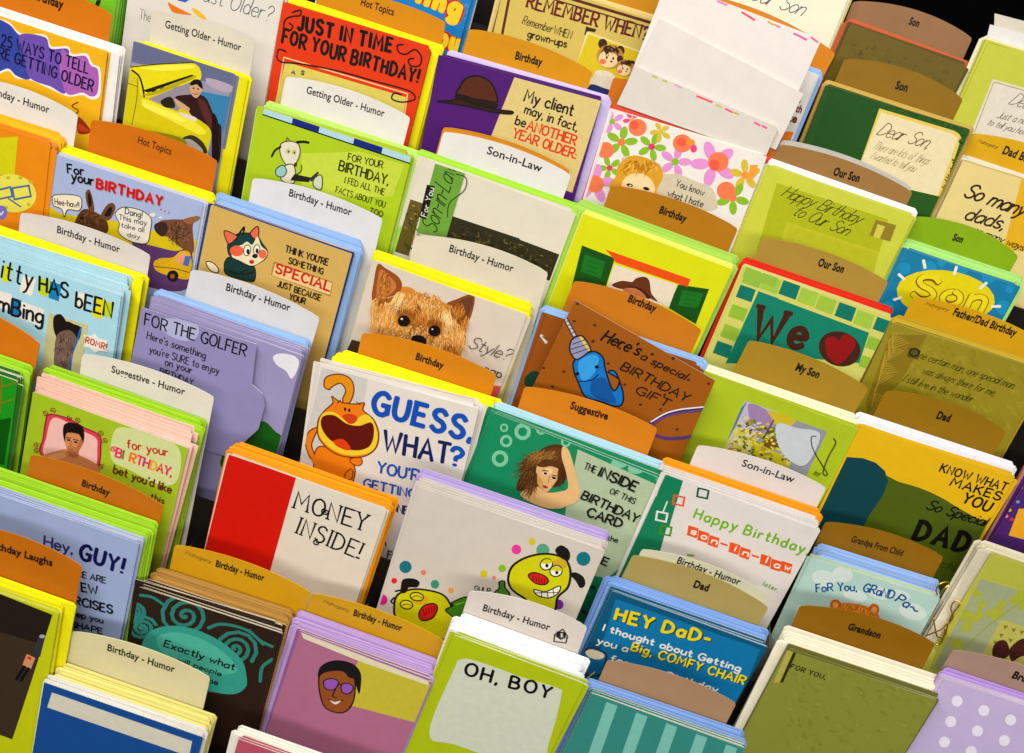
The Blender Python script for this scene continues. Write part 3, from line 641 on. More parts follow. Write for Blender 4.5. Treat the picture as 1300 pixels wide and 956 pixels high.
e1.flush()
e2 = extra_card(0, .0088, [(783, 132), (806, 84), (988, 162), (972, 199)], (214, 206, 196), 'shortest blank white sheet, directly behind the flowered card, with coloured dashes along its top', name='blank_sheet')
e2.at(0, 2).part('edge_print')
for (x0, y0, x1, y1, cc) in [(722, 362, 742, 370, (190, 190, 70)), (770, 384, 790, 390, (190, 190, 70)), (828, 405, 862, 420, (220, 160, 200)), (935, 460, 1010, 490, (236, 80, 110)), (1030, 503, 1055, 514, (200, 190, 70)), (1075, 522, 1110, 540, (226, 80, 130)), (1110, 538, 1138, 548, (200, 180, 60)), (1215, 588, 1242, 602, (232, 90, 160)), (1252, 604, 1275, 616, (232, 90, 160))]: e2.L(cc, 9, x0, y0 + 6, x1, y1 + 6, smooth=False)
e2.flush()
tab(0, (779, 98), (995, 168), (200, 116, 20), 'orange', '', None, None, 0, None, 'flowered card', label='orange divider tab almost wholly hidden behind the flowered card and its blank sheets')
c = stack('to_our_son', 0, (977, 210), (1161, 275), (200, 204, 70), 'Happy Birthday to Our Son', 'yellow green card lettered Happy Birthday to Our Son in script', (236, 232, 232), 'white', 3, 9, 2, 4, eL=6, eR=4, edge=(220, 220, 150))
c.at(1, 3).part('panel').P((176, 182, 24), 100, 85, 640, 262, 560, 560, 0, 420).P((190, 190, 40), 150, 275, 600, 420, 560, 540, 110, 390).P((184, 186, 36), 165, 290, 590, 432, 560, 530, 130, 395).P((150, 130, 40), 580, 262, 680, 290, 650, 370, 550, 340).P((206, 200, 80), 590, 285, 625, 296, 600, 355, 568, 345)
c.part('lettering').T('Happy Birthday', (60, 50, 16), 118, 150, 490, 285, 56, w=.07, slant=.5, sp=1).T('to Our Son', (60, 50, 16), 172, 240, 430, 342, 56, w=.07, slant=.5, sp=1)
c.flush()
tab(0, (991, 183), (1159, 244), (164, 124, 70), 'brown', 'Our Son', (370, 848), (496, 884), 34, (0, 3), 'Happy Birthday to Our Son card', .035, t=.0022)
tab(0, (993, 177), (1158, 238), (196, 196, 186), 'grey', '', None, None, 0, None, 'brown Our Son tab', t=.0006, label='grey divider tab showing a thin rim behind the brown Our Son tab')
c = stack('son_sun', 0, (1151, 316), (1294, 364), (10, 128, 168), 'blue Son sunburst', 'blue card with Son outlined on a yellow sun oval', (176, 224, 130), 'mint green', 4, 13, 2, 3, eL=4, eR=5, edge=(170, 200, 150))
c.at(1, 3).part('printed_spots')
for (x, y, r) in [(720, 500, 30), (840, 500, 36), (1000, 500, 30), (1130, 540, 34), (640, 690, 32), (1200, 690, 36), (1230, 600, 20), (900, 470, 22)]: c.part('printed_spot').E((24, 146, 186), x, y, r, r)
c.part('sun_oval').E((222, 206, 10), 920, 632, 240, 122, 8)
for (x0, y0, x1, y1) in [(812, 460, 820, 498), (972, 492, 962, 528), (1118, 570, 1088, 596), (692, 528, 718, 552), (668, 652, 704, 640), (1145, 684, 1184, 684)]: c.part('sun_ray').L((232, 228, 214), 13, x0, y0, x1, y1, smooth=False)
c.part('lettering')
for ww, cc in ((.30, (130, 84, 10)), (.20, (230, 212, 30))): c.T('Son', cc, 745, 650, 1085, 720, 130, w=ww, slant=.1, sp=2.6)
c.flush()
tab(0, (1156, 275), (1293.5, 325), (142, 176, 20), 'green', 'Son', (950, 362), (998, 376), 30, (1, 3), 'blue Son sunburst card', .035, arch=.009)

# ---- tier 1
c = stack('ways_older', 1, (-58, 5), (136, 67.5), (228, 176, 26), '25 Ways to Tell', 'yellow card lettered 25 Ways to Tell on a purple cloud', (230, 226, 222), 'white', 5, 14, 2, 4, eR=16, edge=(222, 160, 40))
c.at(0, 0).part('cloud').S((232, 226, 220), -30, 100, 40, 105, 100, 160, 220, 170, 250, 225, 330, 225, 350, 262, 420, 260, 450, 310, 485, 330, 490, 400, 482, 470, 440, 482, 400, 462, 330, 468, 240, 430, 150, 390, 80, 380, 40, 345, -40, 350)
c.S((60, 76, 160), -30, 112, 40, 115, 95, 170, 160, 178, 180, 260, 150, 380, 80, 368, 40, 333, -40, 340).S((112, 84, 170), 95, 170, 218, 180, 246, 235, 330, 238, 330, 300, 320, 450, 245, 420, 145, 378, 120, 280).S((168, 100, 176), 300, 240, 345, 272, 415, 272, 440, 316, 474, 336, 480, 400, 470, 458, 440, 468, 400, 450, 325, 455, 290, 340)
c.part('lettering').T('25 WAYS TO TELL', (22, 20, 70), 6, 222, 425, 360, 54, w=.2, jit=.05, sp=2.6).T('RE GETTING OLDER', (22, 20, 70), -8, 282, 448, 446, 54, w=.2, jit=.05, sp=2.6)
c.part('slipper_picture').L((90, 60, 20), 5, 380, 495, 350, 515, 380, 535, 368, 555).S((150, 50, 20), 378, 570, 410, 590, 440, 640, 380, 645).S((200, 70, 30), 384, 600, 425, 625, 430, 640, 384, 632)
c.flush()
tab(1, (-30, -40), (142.5, 18), (206, 122, 20), 'orange', 'Birthday', (150, -10), (306, 44), 36, (0, 0), '25 Ways to Tell card', .03)
c = stack('school_bus', 1, (169.5, 52), (299, 94), (120, 126, 150), 'yellow bus', 'photo card of a young man leaning on the open bonnet of a yellow vehicle', YEL, 'bright yellow', 3, 6, 1, 1, eL=-3, eR=14, edge=(200, 196, 150))
c.at(0, 0).part('sky_picture').P((106, 110, 140), 650, 200, 1140, 362, 1120, 450, 640, 300).P((150, 148, 168), 640, 300, 1120, 430, 1100, 520, 632, 320).P((60, 130, 170), 960, 440, 1118, 470, 1085, 640, 940, 560).S((176, 160, 176), 1000, 380, 1060, 390, 1130, 420, 1110, 450, 1020, 420)
c.part('bus_picture').P((206, 194, 14), 628, 330, 700, 330, 1000, 540, 1030, 640, 1000, 790, 980, 860, 585, 640).S((222, 210, 20), 632, 325, 800, 308, 930, 305, 975, 345, 960, 400, 860, 420, 700, 470, 670, 380)
c.P((30, 28, 30), 690, 440, 930, 362, 945, 366, 720, 450).P((40, 30, 20), 735, 444, 757, 436, 764, 452, 742, 460).P((40, 30, 20), 775, 430, 797, 422, 804, 438, 782, 446).P((40, 30, 20), 812, 418, 832, 411, 838, 426, 818, 433)
c.P((150, 142, 150), 720, 480, 930, 395, 935, 470, 860, 540).S((40, 36, 20), 780, 490, 830, 470, 850, 520, 800, 520)
c.L((60, 56, 10), 5, 632, 326, 760, 312, 940, 303).L((30, 28, 20), 9, 640, 340, 675, 370, 692, 420, 700, 470).L((60, 56, 10), 3, 612, 400, 665, 420, smooth=False).L((60, 56, 10), 3, 668, 380, 664, 480, 640, 605)
c.S((228, 218, 60), 690, 480, 800, 520, 930, 580, 1000, 640, 960, 650, 840, 590, 720, 530).S((60, 54, 30), 880, 680, 930, 655, 985, 690, 1005, 745, 940, 720).S((170, 166, 160), 870, 690, 920, 675, 970, 710, 985, 740, 930, 730)
c.part('man_picture', True).S((52, 24, 26), 850, 470, 930, 458, 975, 460, 1010, 490, 1050, 590, 1075, 620, 1065, 780, 1030, 770, 1025, 640, 980, 590, 930, 560, 900, 510).S((206, 160, 120), 925, 410, 975, 405, 980, 440, 955, 475, 928, 455).S((24, 18, 18), 922, 405, 945, 385, 975, 392, 985, 430, 972, 425, 955, 410, 930, 415).S((206, 160, 120), 850, 480, 880, 500, 920, 525, 910, 540, 865, 515).S((214, 208, 200), 875, 545, 950, 570, 945, 588, 880, 560)
c.E((30, 18, 14), 940, 428, 5, 4).E((30, 18, 14), 962, 432, 5, 4).L((150, 80, 60), 4, 938, 452, 950, 458, 964, 452).S((92, 44, 44), 960, 480, 1000, 500, 1035, 600, 1020, 620, 985, 560).S((30, 12, 14), 1030, 560, 1060, 600, 1058, 770, 1036, 768)
c.part('bus_highlight').S((238, 228, 90), 700, 500, 800, 535, 900, 580, 880, 590, 780, 555, 700, 520).S((236, 226, 80), 680, 330, 820, 316, 920, 315, 940, 330, 800, 345).S((150, 138, 10), 600, 620, 760, 640, 900, 680, 870, 760, 760, 740, 590, 650).S((178, 164, 8), 690, 460, 760, 440, 930, 372, 935, 384, 760, 456)
c.flush()
tab(1, (193.5, 15.7), (324, 55), (214, 206, 188), 'white', 'Getting Older - Humor', (800, 133), (1168, 248), 31, (0, 0), 'yellow bus card', .012)
c = stack('fed_facts', 1, (334, 137), (523, 199), (172, 196, 34), 'lime fed all the facts', 'lime green card with a cartoon dog at a laptop, lettered For Your Birthday', (190, 222, 112), 'pale green', 5, 12, 2, 1, eL=3, eR=9, edge=(196, 200, 120))
c.at(0, 1).part('striped_border')
for (x0, x1, cc) in [(60, 200, (176, 206, 214)), (200, 330, (20, 44, 130)), (330, 498, (176, 206, 214)), (498, 636, (20, 44, 130)), (636, 772, (176, 206, 214))]:
    f = lambda x: 524 + (x - 58) * .328
    c.P(cc, x0, f(x0) - 4, x1, f(x1) - 4, x1 - 8, f(x1) + 32, x0 - 8, f(x0) + 32)
c.L((24, 28, 20), 6, 52, 556, 768, 794, smooth=False)
c.part('pale_ground').P((192, 206, 70), 240, 745, 520, 735, 740, 800, 680, 956, 240, 956)
c.part('cartoon_dog').OS((216, 210, 190), (60, 60, 40), 5, 140, 700, 180, 685, 225, 700, 232, 750, 205, 800, 165, 798, 138, 750).OS((216, 210, 190), (60, 60, 40), 5, 160, 805, 200, 800, 212, 850, 200, 890, 150, 880, 138, 850).OS((150, 190, 190), (60, 80, 70), 5, 118, 820, 150, 802, 168, 830, 150, 858, 118, 850)
c.L((30, 26, 20), 9, 140, 712, 112, 730, 95, 760).L((30, 26, 20), 12, 218, 690, 250, 688, 275, 692).L((90, 90, 50), 5, 165, 685, 172, 668, 182, 684)
c.E((190, 186, 120), 176, 733, 11, 13).E((190, 186, 120), 205, 738, 11, 13).E((24, 24, 20), 178, 736, 4, 5).E((24, 24, 20), 206, 741, 4, 5).L((60, 50, 30), 5, 212, 850, 238, 830, 240, 800).S((70, 40, 24), 205, 792, 218, 790, 216, 808, 206, 806)
c.part('laptop_picture', True).P((30, 26, 24), 205, 845, 290, 862, 275, 885, 185, 875).P((60, 52, 44), 275, 870, 318, 832, 326, 838, 290, 882).OS((200, 204, 180), (50, 50, 40), 5, 300, 870, 330, 848, 342, 870, 335, 920, 300, 905)
c.part('lettering').T('FOR YOUR', (40, 46, 14), 465, 778, 632, 818, 32, w=.12, jit=.06).T('BIRTHDAY,', (26, 28, 10), 420, 828, 658, 900, 48, w=.13, jit=.05).T('I FED ALL THE', (40, 46, 14), 448, 888, 640, 948, 30, w=.12, jit=.08).at(1, 1).T('FACTS ABOUT YOU', (40, 46, 14), 405, 132, 642, 206, 30, w=.12, jit=.08).T('TOO', (40, 46, 14), 570, 232, 632, 250, 28, w=.12)
c.flush()
tab(1, (363, 97), (521, 149), (222, 216, 208), 'white', 'Getting Older - Humor', (262, 452), (640, 568), 31, (0, 1), 'lime cartoon dog card', .012)
c = stack('son_in_law', 1, (537, 200), (731.5, 271.5), (216, 208, 190), 'For You Son-in-Law', 'beige card with Son-in-Law written upwards on a green band', (164, 212, 62), 'bright green', 4, 13, 1, 1, eL=4, eR=6)
c.at(1, 1).part('landscape_strip').P((104, 90, 36), 700, 140, 830, 185, 760, 440, 640, 400).P((52, 46, 22), 970, 245, 1300, 355, 1300, 520, 930, 400)
c.at(1, 2).P((52, 46, 22), 0, 332, 268, 432, 220, 560, 0, 480)
c.at(1, 1); rn = random.Random(2)
for i in range(170):
    f = rn.random(); x, y = 975 + 480 * f, 265 + 170 * f + rn.uniform(0, 110); c.E(rn.choice([(40, 36, 18), (84, 72, 32), (60, 62, 24), (104, 92, 48), (36, 32, 16)]), x, y, rn.uniform(4, 16), rn.uniform(2, 5), rn.choice((18, 18, 100)), 8)
for i in range(40): c.E(rn.choice([(90, 84, 30), (150, 130, 60), (70, 70, 20)]), rn.uniform(735, 815), rn.uniform(190, 420), 9, 5, 30, 8)
c.part('green_band').P((112, 160, 60), 890, -10, 1035, 38, 945, 345, 800, 325)
c.part('black_label').P((24, 20, 18), 850, 92, 888, 100, 845, 262, 812, 250)
c.part('lettering').T('For You', (220, 214, 200), 848, 250, 886, 112, 26, w=.12).T('Son-in-Law', (20, 22, 12), 895, 332, 995, 20, 74, w=.075, slant=.35, sp=1.2).L((30, 30, 16), 4, 990, 40, 1040, 60, 1030, 120, 960, 180, 950, 250)
c.flush()
tab(1, (563, 167), (725, 222), (224, 220, 214), 'white', 'Son-in-Law', (1138, 745), (1402, 836), 34, (0, 1), 'beige For You Son-in-Law card', .012, t=.0022)
tab(1, (563, 161), (724, 216), (208, 140, 20), 'gold', '', None, None, 0, None, 'white Son-in-Law tab', t=.0006, label='gold divider tab showing a thin rim behind the white Son-in-Law tab')
c = stack('hat_man', 1, (741, 271.5), (930, 342), (212, 214, 6), 'yellow hat', 'bright yellow card with green corners and a man in a brown hat', (172, 212, 92), 'soft green', 4, 13, 4, 8, eL=8, eR=8, edge=(222, 226, 120), behind=(226, 228, 110))
c.at(1, 2).part('green_square').P((10, 84, 20), 378, 388, 538, 450, 490, 600, 310, 660).P((16, 118, 34), 392, 430, 490, 468, 470, 550, 372, 515)
for q in (0, 1, 2): c.L((10, 90, 24), 4, 408 - q * 6, 462 + q * 22, 462 - q * 6, 482 + q * 22, smooth=False)
c.part('green_square').P((10, 84, 20), 845, 578, 995, 600, 930, 770, 795, 690).P((16, 118, 34), 865, 605, 965, 622, 940, 692, 845, 680)
for q in (0, 1, 2): c.L((10, 90, 24), 4, 885 - q * 6, 625 + q * 22, 935 - q * 6, 634 + q * 22, smooth=False)
c.part('orange_bar').P((226, 84, 16), 492, 408, 905, 552, 890, 590, 540, 470, 530, 450)
c.part('picture').P((222, 212, 190), 535, 480, 840, 580, 800, 690, 500, 590)
c.S((104, 54, 20), 522, 580, 570, 560, 620, 565, 640, 548, 680, 540, 705, 560, 715, 620, 745, 660, 700, 640, 640, 600, 570, 600).S((70, 34, 14), 600, 585, 660, 595, 710, 640, 690, 645, 640, 610).S((196, 120, 80), 580, 600, 640, 598, 690, 640, 650, 660, 590, 630)
c.flush()
tab(1, (776, 235), (937, 290), (184, 126, 20), 'gold brown', 'Birthday', (750, 230), (880, 276), 32, (1, 2), 'yellow hat card', .03)
c = stack('we_heart', 1, (946, 338), (1132.6, 403.5), (206, 204, 110), 'teal We heart', 'teal card with green checkered border, the word We and a red heart', (214, 44, 14), 'red', 3, 10, 3, 4, eL=2, eR=3, edge=(226, 214, 190))
c.at(1, 3).part('teal_panel').P((10, 132, 108), 12, 612, 548, 812, 500, 960, -100, 900)
c.at(1, 3)
def sq(x, y, cc, s=1.0): c.part('checker_square').P(cc, x, y, x + 82 * s, y + 29 * s, x + 58 * s, y + 96 * s, x - 26 * s, y + 66 * s)
sq(42, 530, (164, 196, 74)); sq(133, 556, (8, 122, 104)); sq(222, 592, (164, 196, 74)); sq(310, 628, (160, 192, 70)); sq(405, 663, (8, 122, 104)); sq(495, 700, (164, 196, 74)); sq(588, 734, (8, 122, 104), .9)
sq(550, 826, (150, 186, 60), .85); sq(516, 920, (150, 186, 60), .8); sq(-45, 500, (150, 186, 70))
c.at(1, 2)
for (x, y, cc) in [(1180, 480, (150, 186, 70)), (1262, 506, (150, 186, 70)), (1148, 578, (8, 122, 104)), (1110, 672, (150, 186, 60)), (1072, 768, (150, 186, 60)), (1036, 850, (8, 122, 104))]: sq(x, y, cc, .9)
c.part('teal_panel').P((10, 132, 108), 1235, 610, 1330, 644, 1330, 960, 1075, 960)
c.at(1, 3).part('lettering').T('We', (72, 34, 16), -25, 845, 215, 900, 170, w=.17, serif=True, sp=3)
c.part('heart_disc').E((76, 36, 20), 405, 890, 104, 84, 18).S((150, 16, 18), 402, 850, 425, 822, 465, 830, 482, 870, 460, 910, 400, 965, 350, 930, 335, 870, 345, 835, 380, 832)
c.flush()
tab(1, (969, 301.5), (1128, 358), (172, 140, 62), 'tan', 'Our Son', (296, 486), (420, 522), 34, (1, 3), 'teal We heart card', .035)
c = stack('certain_man', 1, (1134, 410), (1330, 472), (152, 138, 34), 'olive One certain man', 'olive card with maze pattern and the words One certain man, one special man', (190, 160, 40), 'mustard', 4, 10, 2, 3, edge=(210, 196, 130))
c.at(2, 3).part('maze_pattern').P((140, 118, 24), 650, 20, 830, 20, 700, 250, 540, 400, 530, 350)
for (x, y, a) in [(660, 70, 0), (610, 190, 0), (580, 300, 0), (640, 150, 20), (690, 20, 10)]:
    for i in range(1, 6):
        r = i * 15; pts = [(x + r * math.cos(math.radians(a + 90 * q + 20)) * .8, y + r * math.sin(math.radians(a + 90 * q + 20))) for q in range(4)]
        ok = [p for p in pts]
        fl = [v for p in ok for v in (max(545 + (400 - p[1]) * .28, p[0]), max(10, p[1]))]
        c.L((176, 150, 50), 4, *fl, smooth=False)
c.part('initial_block').P((96, 84, 30), 745, 80, 800, 95, 785, 140, 730, 125).T('O', (20, 18, 12), 738, 118, 780, 130, 40, w=.13)
c.part('lettering').T('ne certain man, one special man,', (44, 36, 12), 785, 132, 1245, 282, 36, w=.08, slant=.35, sp=1.4).T('was always there for me,', (44, 36, 12), 800, 205, 1150, 316, 36, w=.08, slant=.35, sp=1.4).T('I still live in the wonder', (44, 36, 12), 706, 244, 1040, 346, 36, w=.08, slant=.35, sp=1.4)
c.flush()
tab(1, (1160, 377), (1322, 432), (212, 164, 14), 'yellow gold', 'Father/Dad Birthday', (952, 725), (1256, 830), 33, (1, 3), 'olive One certain man card', .03, script=('Mahogany', 818, 676, 930, 708, 16))
# ---- tier 2
c = stack('orange_bus', 2, (-138, 118), (64, 184), (224, 140, 20), 'orange picnic', 'orange and yellow card with a pale oval at the left edge', (238, 176, 20), 'amber', 5, 14, 5, 6, eR=5, edge=(214, 110, 20))
c.at(1, 0).part('yellow_corner').P((206, 200, 20), -60, -130, 88, -140, 70, 50, -60, 40)
c.part('pale_oval').E((222, 214, 90), 60, 135, 118, 92, 12).L((80, 110, 150), 9, -10, 120, 50, 105, 60, 150, -10, 165, -10, 120, smooth=False).L((80, 110, 150), 9, 60, 110, 140, 98, 150, 150, 70, 165, 60, 110, smooth=False).L((80, 110, 150), 8, 40, 160, 100, 200, smooth=False)
for (x, y) in [(40, 60), (100, 60), (140, 190), (30, 205), (150, 80)]: c.E((190, 180, 50), x, y, 10, 8)
c.part('violet_spot').E((120, 116, 190), 8, 228, 28, 34).T('V', (240, 240, 220), -6, 240, 16, 246, 24, w=.2)
c.flush()
tab(2, (-38, 98), (99, 146), (222, 216, 206), 'white', 'Birthday - Humor', (-75, 445), (238, 550), 32, (0, 0), 'orange picnic card', .012)
c = stack('donkeys', 2, (68.5, 195), (258, 257), (166, 178, 208), 'braying donkeys', 'pale blue card with two braying donkeys, lettered For Your Birthday in red', YEL, 'yellow', 5, 13, 4, 5, eL=-1, eR=8, edge=(214, 218, 226), behind=(190, 196, 216))
c.at(1, 0).part('yellow_field').S((206, 184, 10), 238, 205, 300, 235, 420, 250, 560, 270, 760, 320, 940, 350, 925, 480, 700, 460, 400, 420, 215, 320)
c.part('road').S((96, 60, 110), 640, 370, 720, 385, 850, 415, 930, 410, 905, 600, 700, 580, 690, 480)
def donkey(c, x, y, s, fl=1):
    c.S((92, 56, 26), x - 55 * s * fl, y + 10 * s, x - 20 * s * fl, y - 40 * s, x + 35 * s * fl, y - 28 * s, x + 90 * s * fl, y + 15 * s, x + 80 * s * fl, y + 75 * s, x - 60 * s * fl, y + 60 * s)
    c.S((110, 72, 40), x + 5 * s * fl, y - 40 * s, x - 10 * s * fl, y - 110 * s, x + 10 * s * fl, y - 130 * s, x + 28 * s * fl, y - 70 * s, x + 30 * s * fl, y - 30 * s).S((30, 18, 12), x + 8 * s * fl, y - 50 * s, x + 2 * s * fl, y - 100 * s, x + 10 * s * fl, y - 115 * s, x + 20 * s * fl, y - 70 * s)
    c.S((110, 72, 40), x + 60 * s * fl, y - 5 * s, x + 90 * s * fl, y - 60 * s, x + 120 * s * fl, y - 68 * s, x + 128 * s * fl, y - 40 * s, x + 100 * s * fl, y + 10 * s).S((30, 18, 12), x + 78 * s * fl, y - 10 * s, x + 98 * s * fl, y - 45 * s, x + 115 * s * fl, y - 48 * s, x + 105 * s * fl, y - 12 * s)
    c.hair([(70, 40, 18), (120, 80, 44), (50, 30, 14)], (x + 10 * s, y + 5 * s, 60 * s, 30 * s), 40, 100, 30 * s, 5 * s, 60)
    c.E((16, 12, 10), x - 25 * s * fl, y + 0 * s, 9 * s, 6 * s)
c.part('donkey_picture'); donkey(c, 425, 255, 1.05)
c.part('donkey_picture')
c.S((120, 78, 50), 770, 275, 830, 262, 900, 262, 950, 250, 935, 300, 940, 420, 880, 400, 820, 350, 775, 335).S((60, 40, 34), 752, 285, 800, 275, 815, 310, 790, 345, 755, 320).S((150, 100, 60), 890, 262, 960, 245, 968, 262, 920, 285).E((16, 12, 10), 872, 300, 9, 7)
c.hair([(90, 54, 34), (150, 104, 70), (60, 36, 24)], (870, 320, 55, 55), 40, 80, 34, 5, 80)
c.part('speech_bubble').OS((226, 216, 190), (60, 50, 30), 4, 262, 145, 320, 140, 385, 150, 398, 180, 385, 218, 330, 215, 312, 250, 300, 212, 262, 195, 255, 165).T('Hee-haw!!', (40, 30, 20), 268, 190, 386, 208, 30, w=.12, jit=.05)
c.part('thought_bubble').OS((220, 214, 200), (60, 50, 40), 4, 560, 235, 590, 205, 640, 205, 700, 225, 735, 260, 730, 320, 715, 375, 660, 375, 610, 355, 575, 320, 580, 280).E((220, 214, 200), 742, 240, 14, 10).E((220, 214, 200), 780, 252, 8, 6)
c.T('Dang!', (40, 34, 30), 608, 235, 690, 256, 30, w=.12, jit=.05).T('This may', (50, 40, 36), 578, 262, 712, 292, 26, w=.11, jit=.05).T('take all', (50, 40, 36), 590, 300, 700, 325, 24, w=.11, jit=.05).T('day', (50, 40, 36), 620, 345, 680, 356, 22, w=.11)
c.part('yellow_car').S((214, 172, 20), 748, 470, 780, 450, 840, 445, 880, 415, 925, 430, 925, 545, 840, 540, 760, 510).P((230, 150, 130), 852, 458, 885, 425, 905, 432, 880, 478).P((80, 110, 170), 900, 438, 930, 440, 915, 490, 888, 482).E((20, 16, 14), 840, 535, 28, 27).E((140, 90, 40), 838, 537, 12, 12).L((90, 60, 14), 4, 750, 490, 850, 500, 920, 520)
c.part('lettering').T('For', BLACK, 330, 38, 408, 50, 44, w=.15, jit=.04).T('your', BLACK, 350, 75, 455, 98, 46, w=.15, jit=.04).T('BIRTHDAY', (200, 24, 16), 470, 112, 785, 200, 50, w=.30, jit=.05, sp=3.2).T('...', (200, 24, 16), 780, 215, 820, 232, 30, w=.3, sp=6)
c.flush()
tab(2, (116, 152), (276, 204), (206, 118, 20), 'orange', 'Hot Topics', (668, 694), (830, 752), 31, (0, 0), 'braying donkeys card', .014, ink=(84, 40, 10))
c = stack('special', 2, (268, 260), (447, 322.5), (204, 170, 96), 'tan Something Special', 'tan card with a blushing cartoon skunk, lettered Think You\'re Something Special', LBL, 'sky blue', 6, 18, 3, 4, eL=-2, eR=10, edge=(238, 200, 150), inner=(10, 62, 130), behind=(10, 62, 130))
c.at(1, 0).part('cartoon_skunk')
c.OS((14, 60, 58), (14, 20, 20), 4, 1095, 460, 1120, 445, 1200, 460, 1238, 500, 1235, 560, 1190, 560, 1100, 530, 1088, 490).OS((16, 66, 64), (14, 20, 20), 4, 1110, 370, 1160, 330, 1240, 335, 1275, 380, 1300, 420, 1280, 460, 1210, 490, 1150, 460, 1110, 430)
c.OS((220, 110, 80), (14, 20, 20), 5, 1110, 380, 1088, 318, 1140, 335, 1150, 350).OS((220, 110, 80), (14, 20, 20), 5, 1215, 330, 1252, 296, 1255, 350, 1245, 365)
c.S((226, 214, 180), 1140, 400, 1175, 385, 1200, 370, 1225, 385, 1250, 345, 1268, 390, 1298, 420, 1282, 455, 1225, 486, 1165, 462, 1125, 440).E((226, 100, 70), 1150, 415, 34, 26).E((228, 110, 80), 1275, 430, 20, 22)
c.OE((232, 228, 210), (14, 20, 20), 4, 1200, 412, 15, 24, 10).OE((232, 228, 210), (14, 20, 20), 4, 1246, 408, 13, 22, 10).E((10, 10, 10), 1204, 418, 8, 13).E((10, 10, 10), 1248, 414, 7, 12).E((20, 12, 10), 1238, 440, 14, 10).E((190, 40, 30), 1222, 468, 12, 10)
c.L((14, 20, 20), 8, 1155, 340, 1185, 300, 1180, 335).L((14, 20, 20), 6, 1110, 510, 1160, 525, 1200, 505).L((14, 20, 20), 5, 1180, 530, 1230, 520).OS((226, 214, 180), (30, 30, 24), 5, 1000, 470, 1030, 470, 1060, 500, 1055, 520, 1020, 508)
c.at(1, 1).part('lettering').T("THINK YOU'RE", (34, 24, 16), 160, 420, 366, 488, 34, w=.17, jit=.06).T('SOMETHING', (34, 24, 16), 176, 476, 342, 530, 32, w=.17, jit=.06)
c.part('word_panel').P((176, 128, 66), 106, 465, 392, 565, 380, 635, 92, 530).P((224, 196, 140), 112, 476, 388, 570, 378, 628, 98, 532).T('SPECIAL', (196, 34, 20), 112, 522, 372, 612, 50, w=.17, serif=True, sp=3)
c.part('lettering').T('JUST BECAUSE', (34, 24, 16), 122, 588, 330, 658, 32, w=.17, jit=.06).T('YOUR', (34, 24, 16), 180, 650, 255, 675, 32, w=.17, jit=.06)
c.flush()
tab(2, (321, 226), (486, 278), (214, 212, 212), 'white', 'Birthday - Humor', (178, 148), (480, 244), 32, (1, 1), 'tan Something Special card', .014)
c = stack('yorkie', 2, (474, 330), (669, 400), (212, 200, 184), 'terrier photo', 'photo card of a tan terrier dog beside the word Style', YEL, 'vivid yellow', 4, 15, 2, 1, eL=-2, eR=9, edge=(230, 222, 200))
c.at(1, 1)
c.part('dog_picture').S((206, 138, 50), 600, 640, 690, 600, 760, 590, 830, 630, 920, 660, 1000, 720, 1040, 780, 1020, 900, 960, 990, 560, 900, 590, 800)
c.part('dog_ear', True).S((150, 84, 26), 610, 480, 650, 500, 710, 540, 728, 590, 690, 640, 620, 690, 582, 650, 590, 570).S((196, 120, 70), 620, 510, 670, 540, 700, 590, 650, 640, 605, 640)
c.part('dog_ear', True).S((140, 80, 30), 935, 680, 990, 650, 1078, 628, 1060, 740, 1010, 790, 960, 740).S((110, 66, 40), 1000, 668, 1070, 640, 1052, 720, 1010, 740)
FUR = [(224, 160, 70), (196, 124, 40), (236, 188, 110), (170, 100, 30), (214, 146, 60), (244, 206, 140)]
c.part('fur', True)
DK = [(150, 86, 28), (176, 106, 36), (130, 72, 22)]; MD = [(206, 138, 52), (190, 120, 42), (222, 158, 70)]; LT = [(236, 190, 116), (244, 208, 146), (226, 172, 92)]
c.hair(DK + MD, (648, 575, 26, 62), 14, 108, 44, 3.6, 170)
c.hair(DK + MD, (1008, 700, 28, 36), 18, 110, 36, 3.6, 130)
for (b, sp_, dr, ln, pal, n_) in [((650, 720, 40, 62), 12, 104, 66, MD + LT, 260), ((975, 800, 40, 62), 12, 88, 66, MD + LT, 260), ((800, 645, 120, 36), 26, 100, 46, MD + LT, 300), ((880, 690, 100, 36), 26, 90, 46, MD + LT, 240),
    ((800, 730, 34, 66), 14, 92, 44, DK + MD, 170), ((720, 800, 70, 44), 30, 112, 50, MD + LT, 240), ((900, 850, 66, 44), 28, 84, 50, MD + LT, 220), ((820, 800, 60, 30), 40, 95, 36, DK + LT, 150),
    ((735, 700, 40, 12), 20, 70, 30, DK, 60), ((895, 752, 40, 12), 20, 100, 30, DK, 60), ((640, 830, 40, 40), 14, 108, 60, LT + MD, 140), ((960, 900, 40, 40), 14, 82, 60, MD + DK, 140)]:
    c.hair(pal, b, sp_, dr, ln, 3.4, n_)
c.hair([(246, 214, 156), (238, 196, 124)], (720, 625, 26, 22), 12, 112, 90, 3, 46).hair([(246, 214, 156), (238, 196, 124)], (945, 715, 26, 22), 12, 74, 90, 3, 46)
c.hair(MD + LT, (602, 740, 16, 50), 8, 102, 80, 3, 90).hair(MD + LT, (1022, 800, 16, 46), 8, 88, 70, 3, 90).hair(LT, (780, 850, 60, 18), 30, 110, 36, 3, 80).hair(LT + MD, (608, 660, 14, 30), 10, 112, 70, 3, 50).hair(DK + MD, (1045, 735, 10, 20), 10, 108, 56, 3, 46)
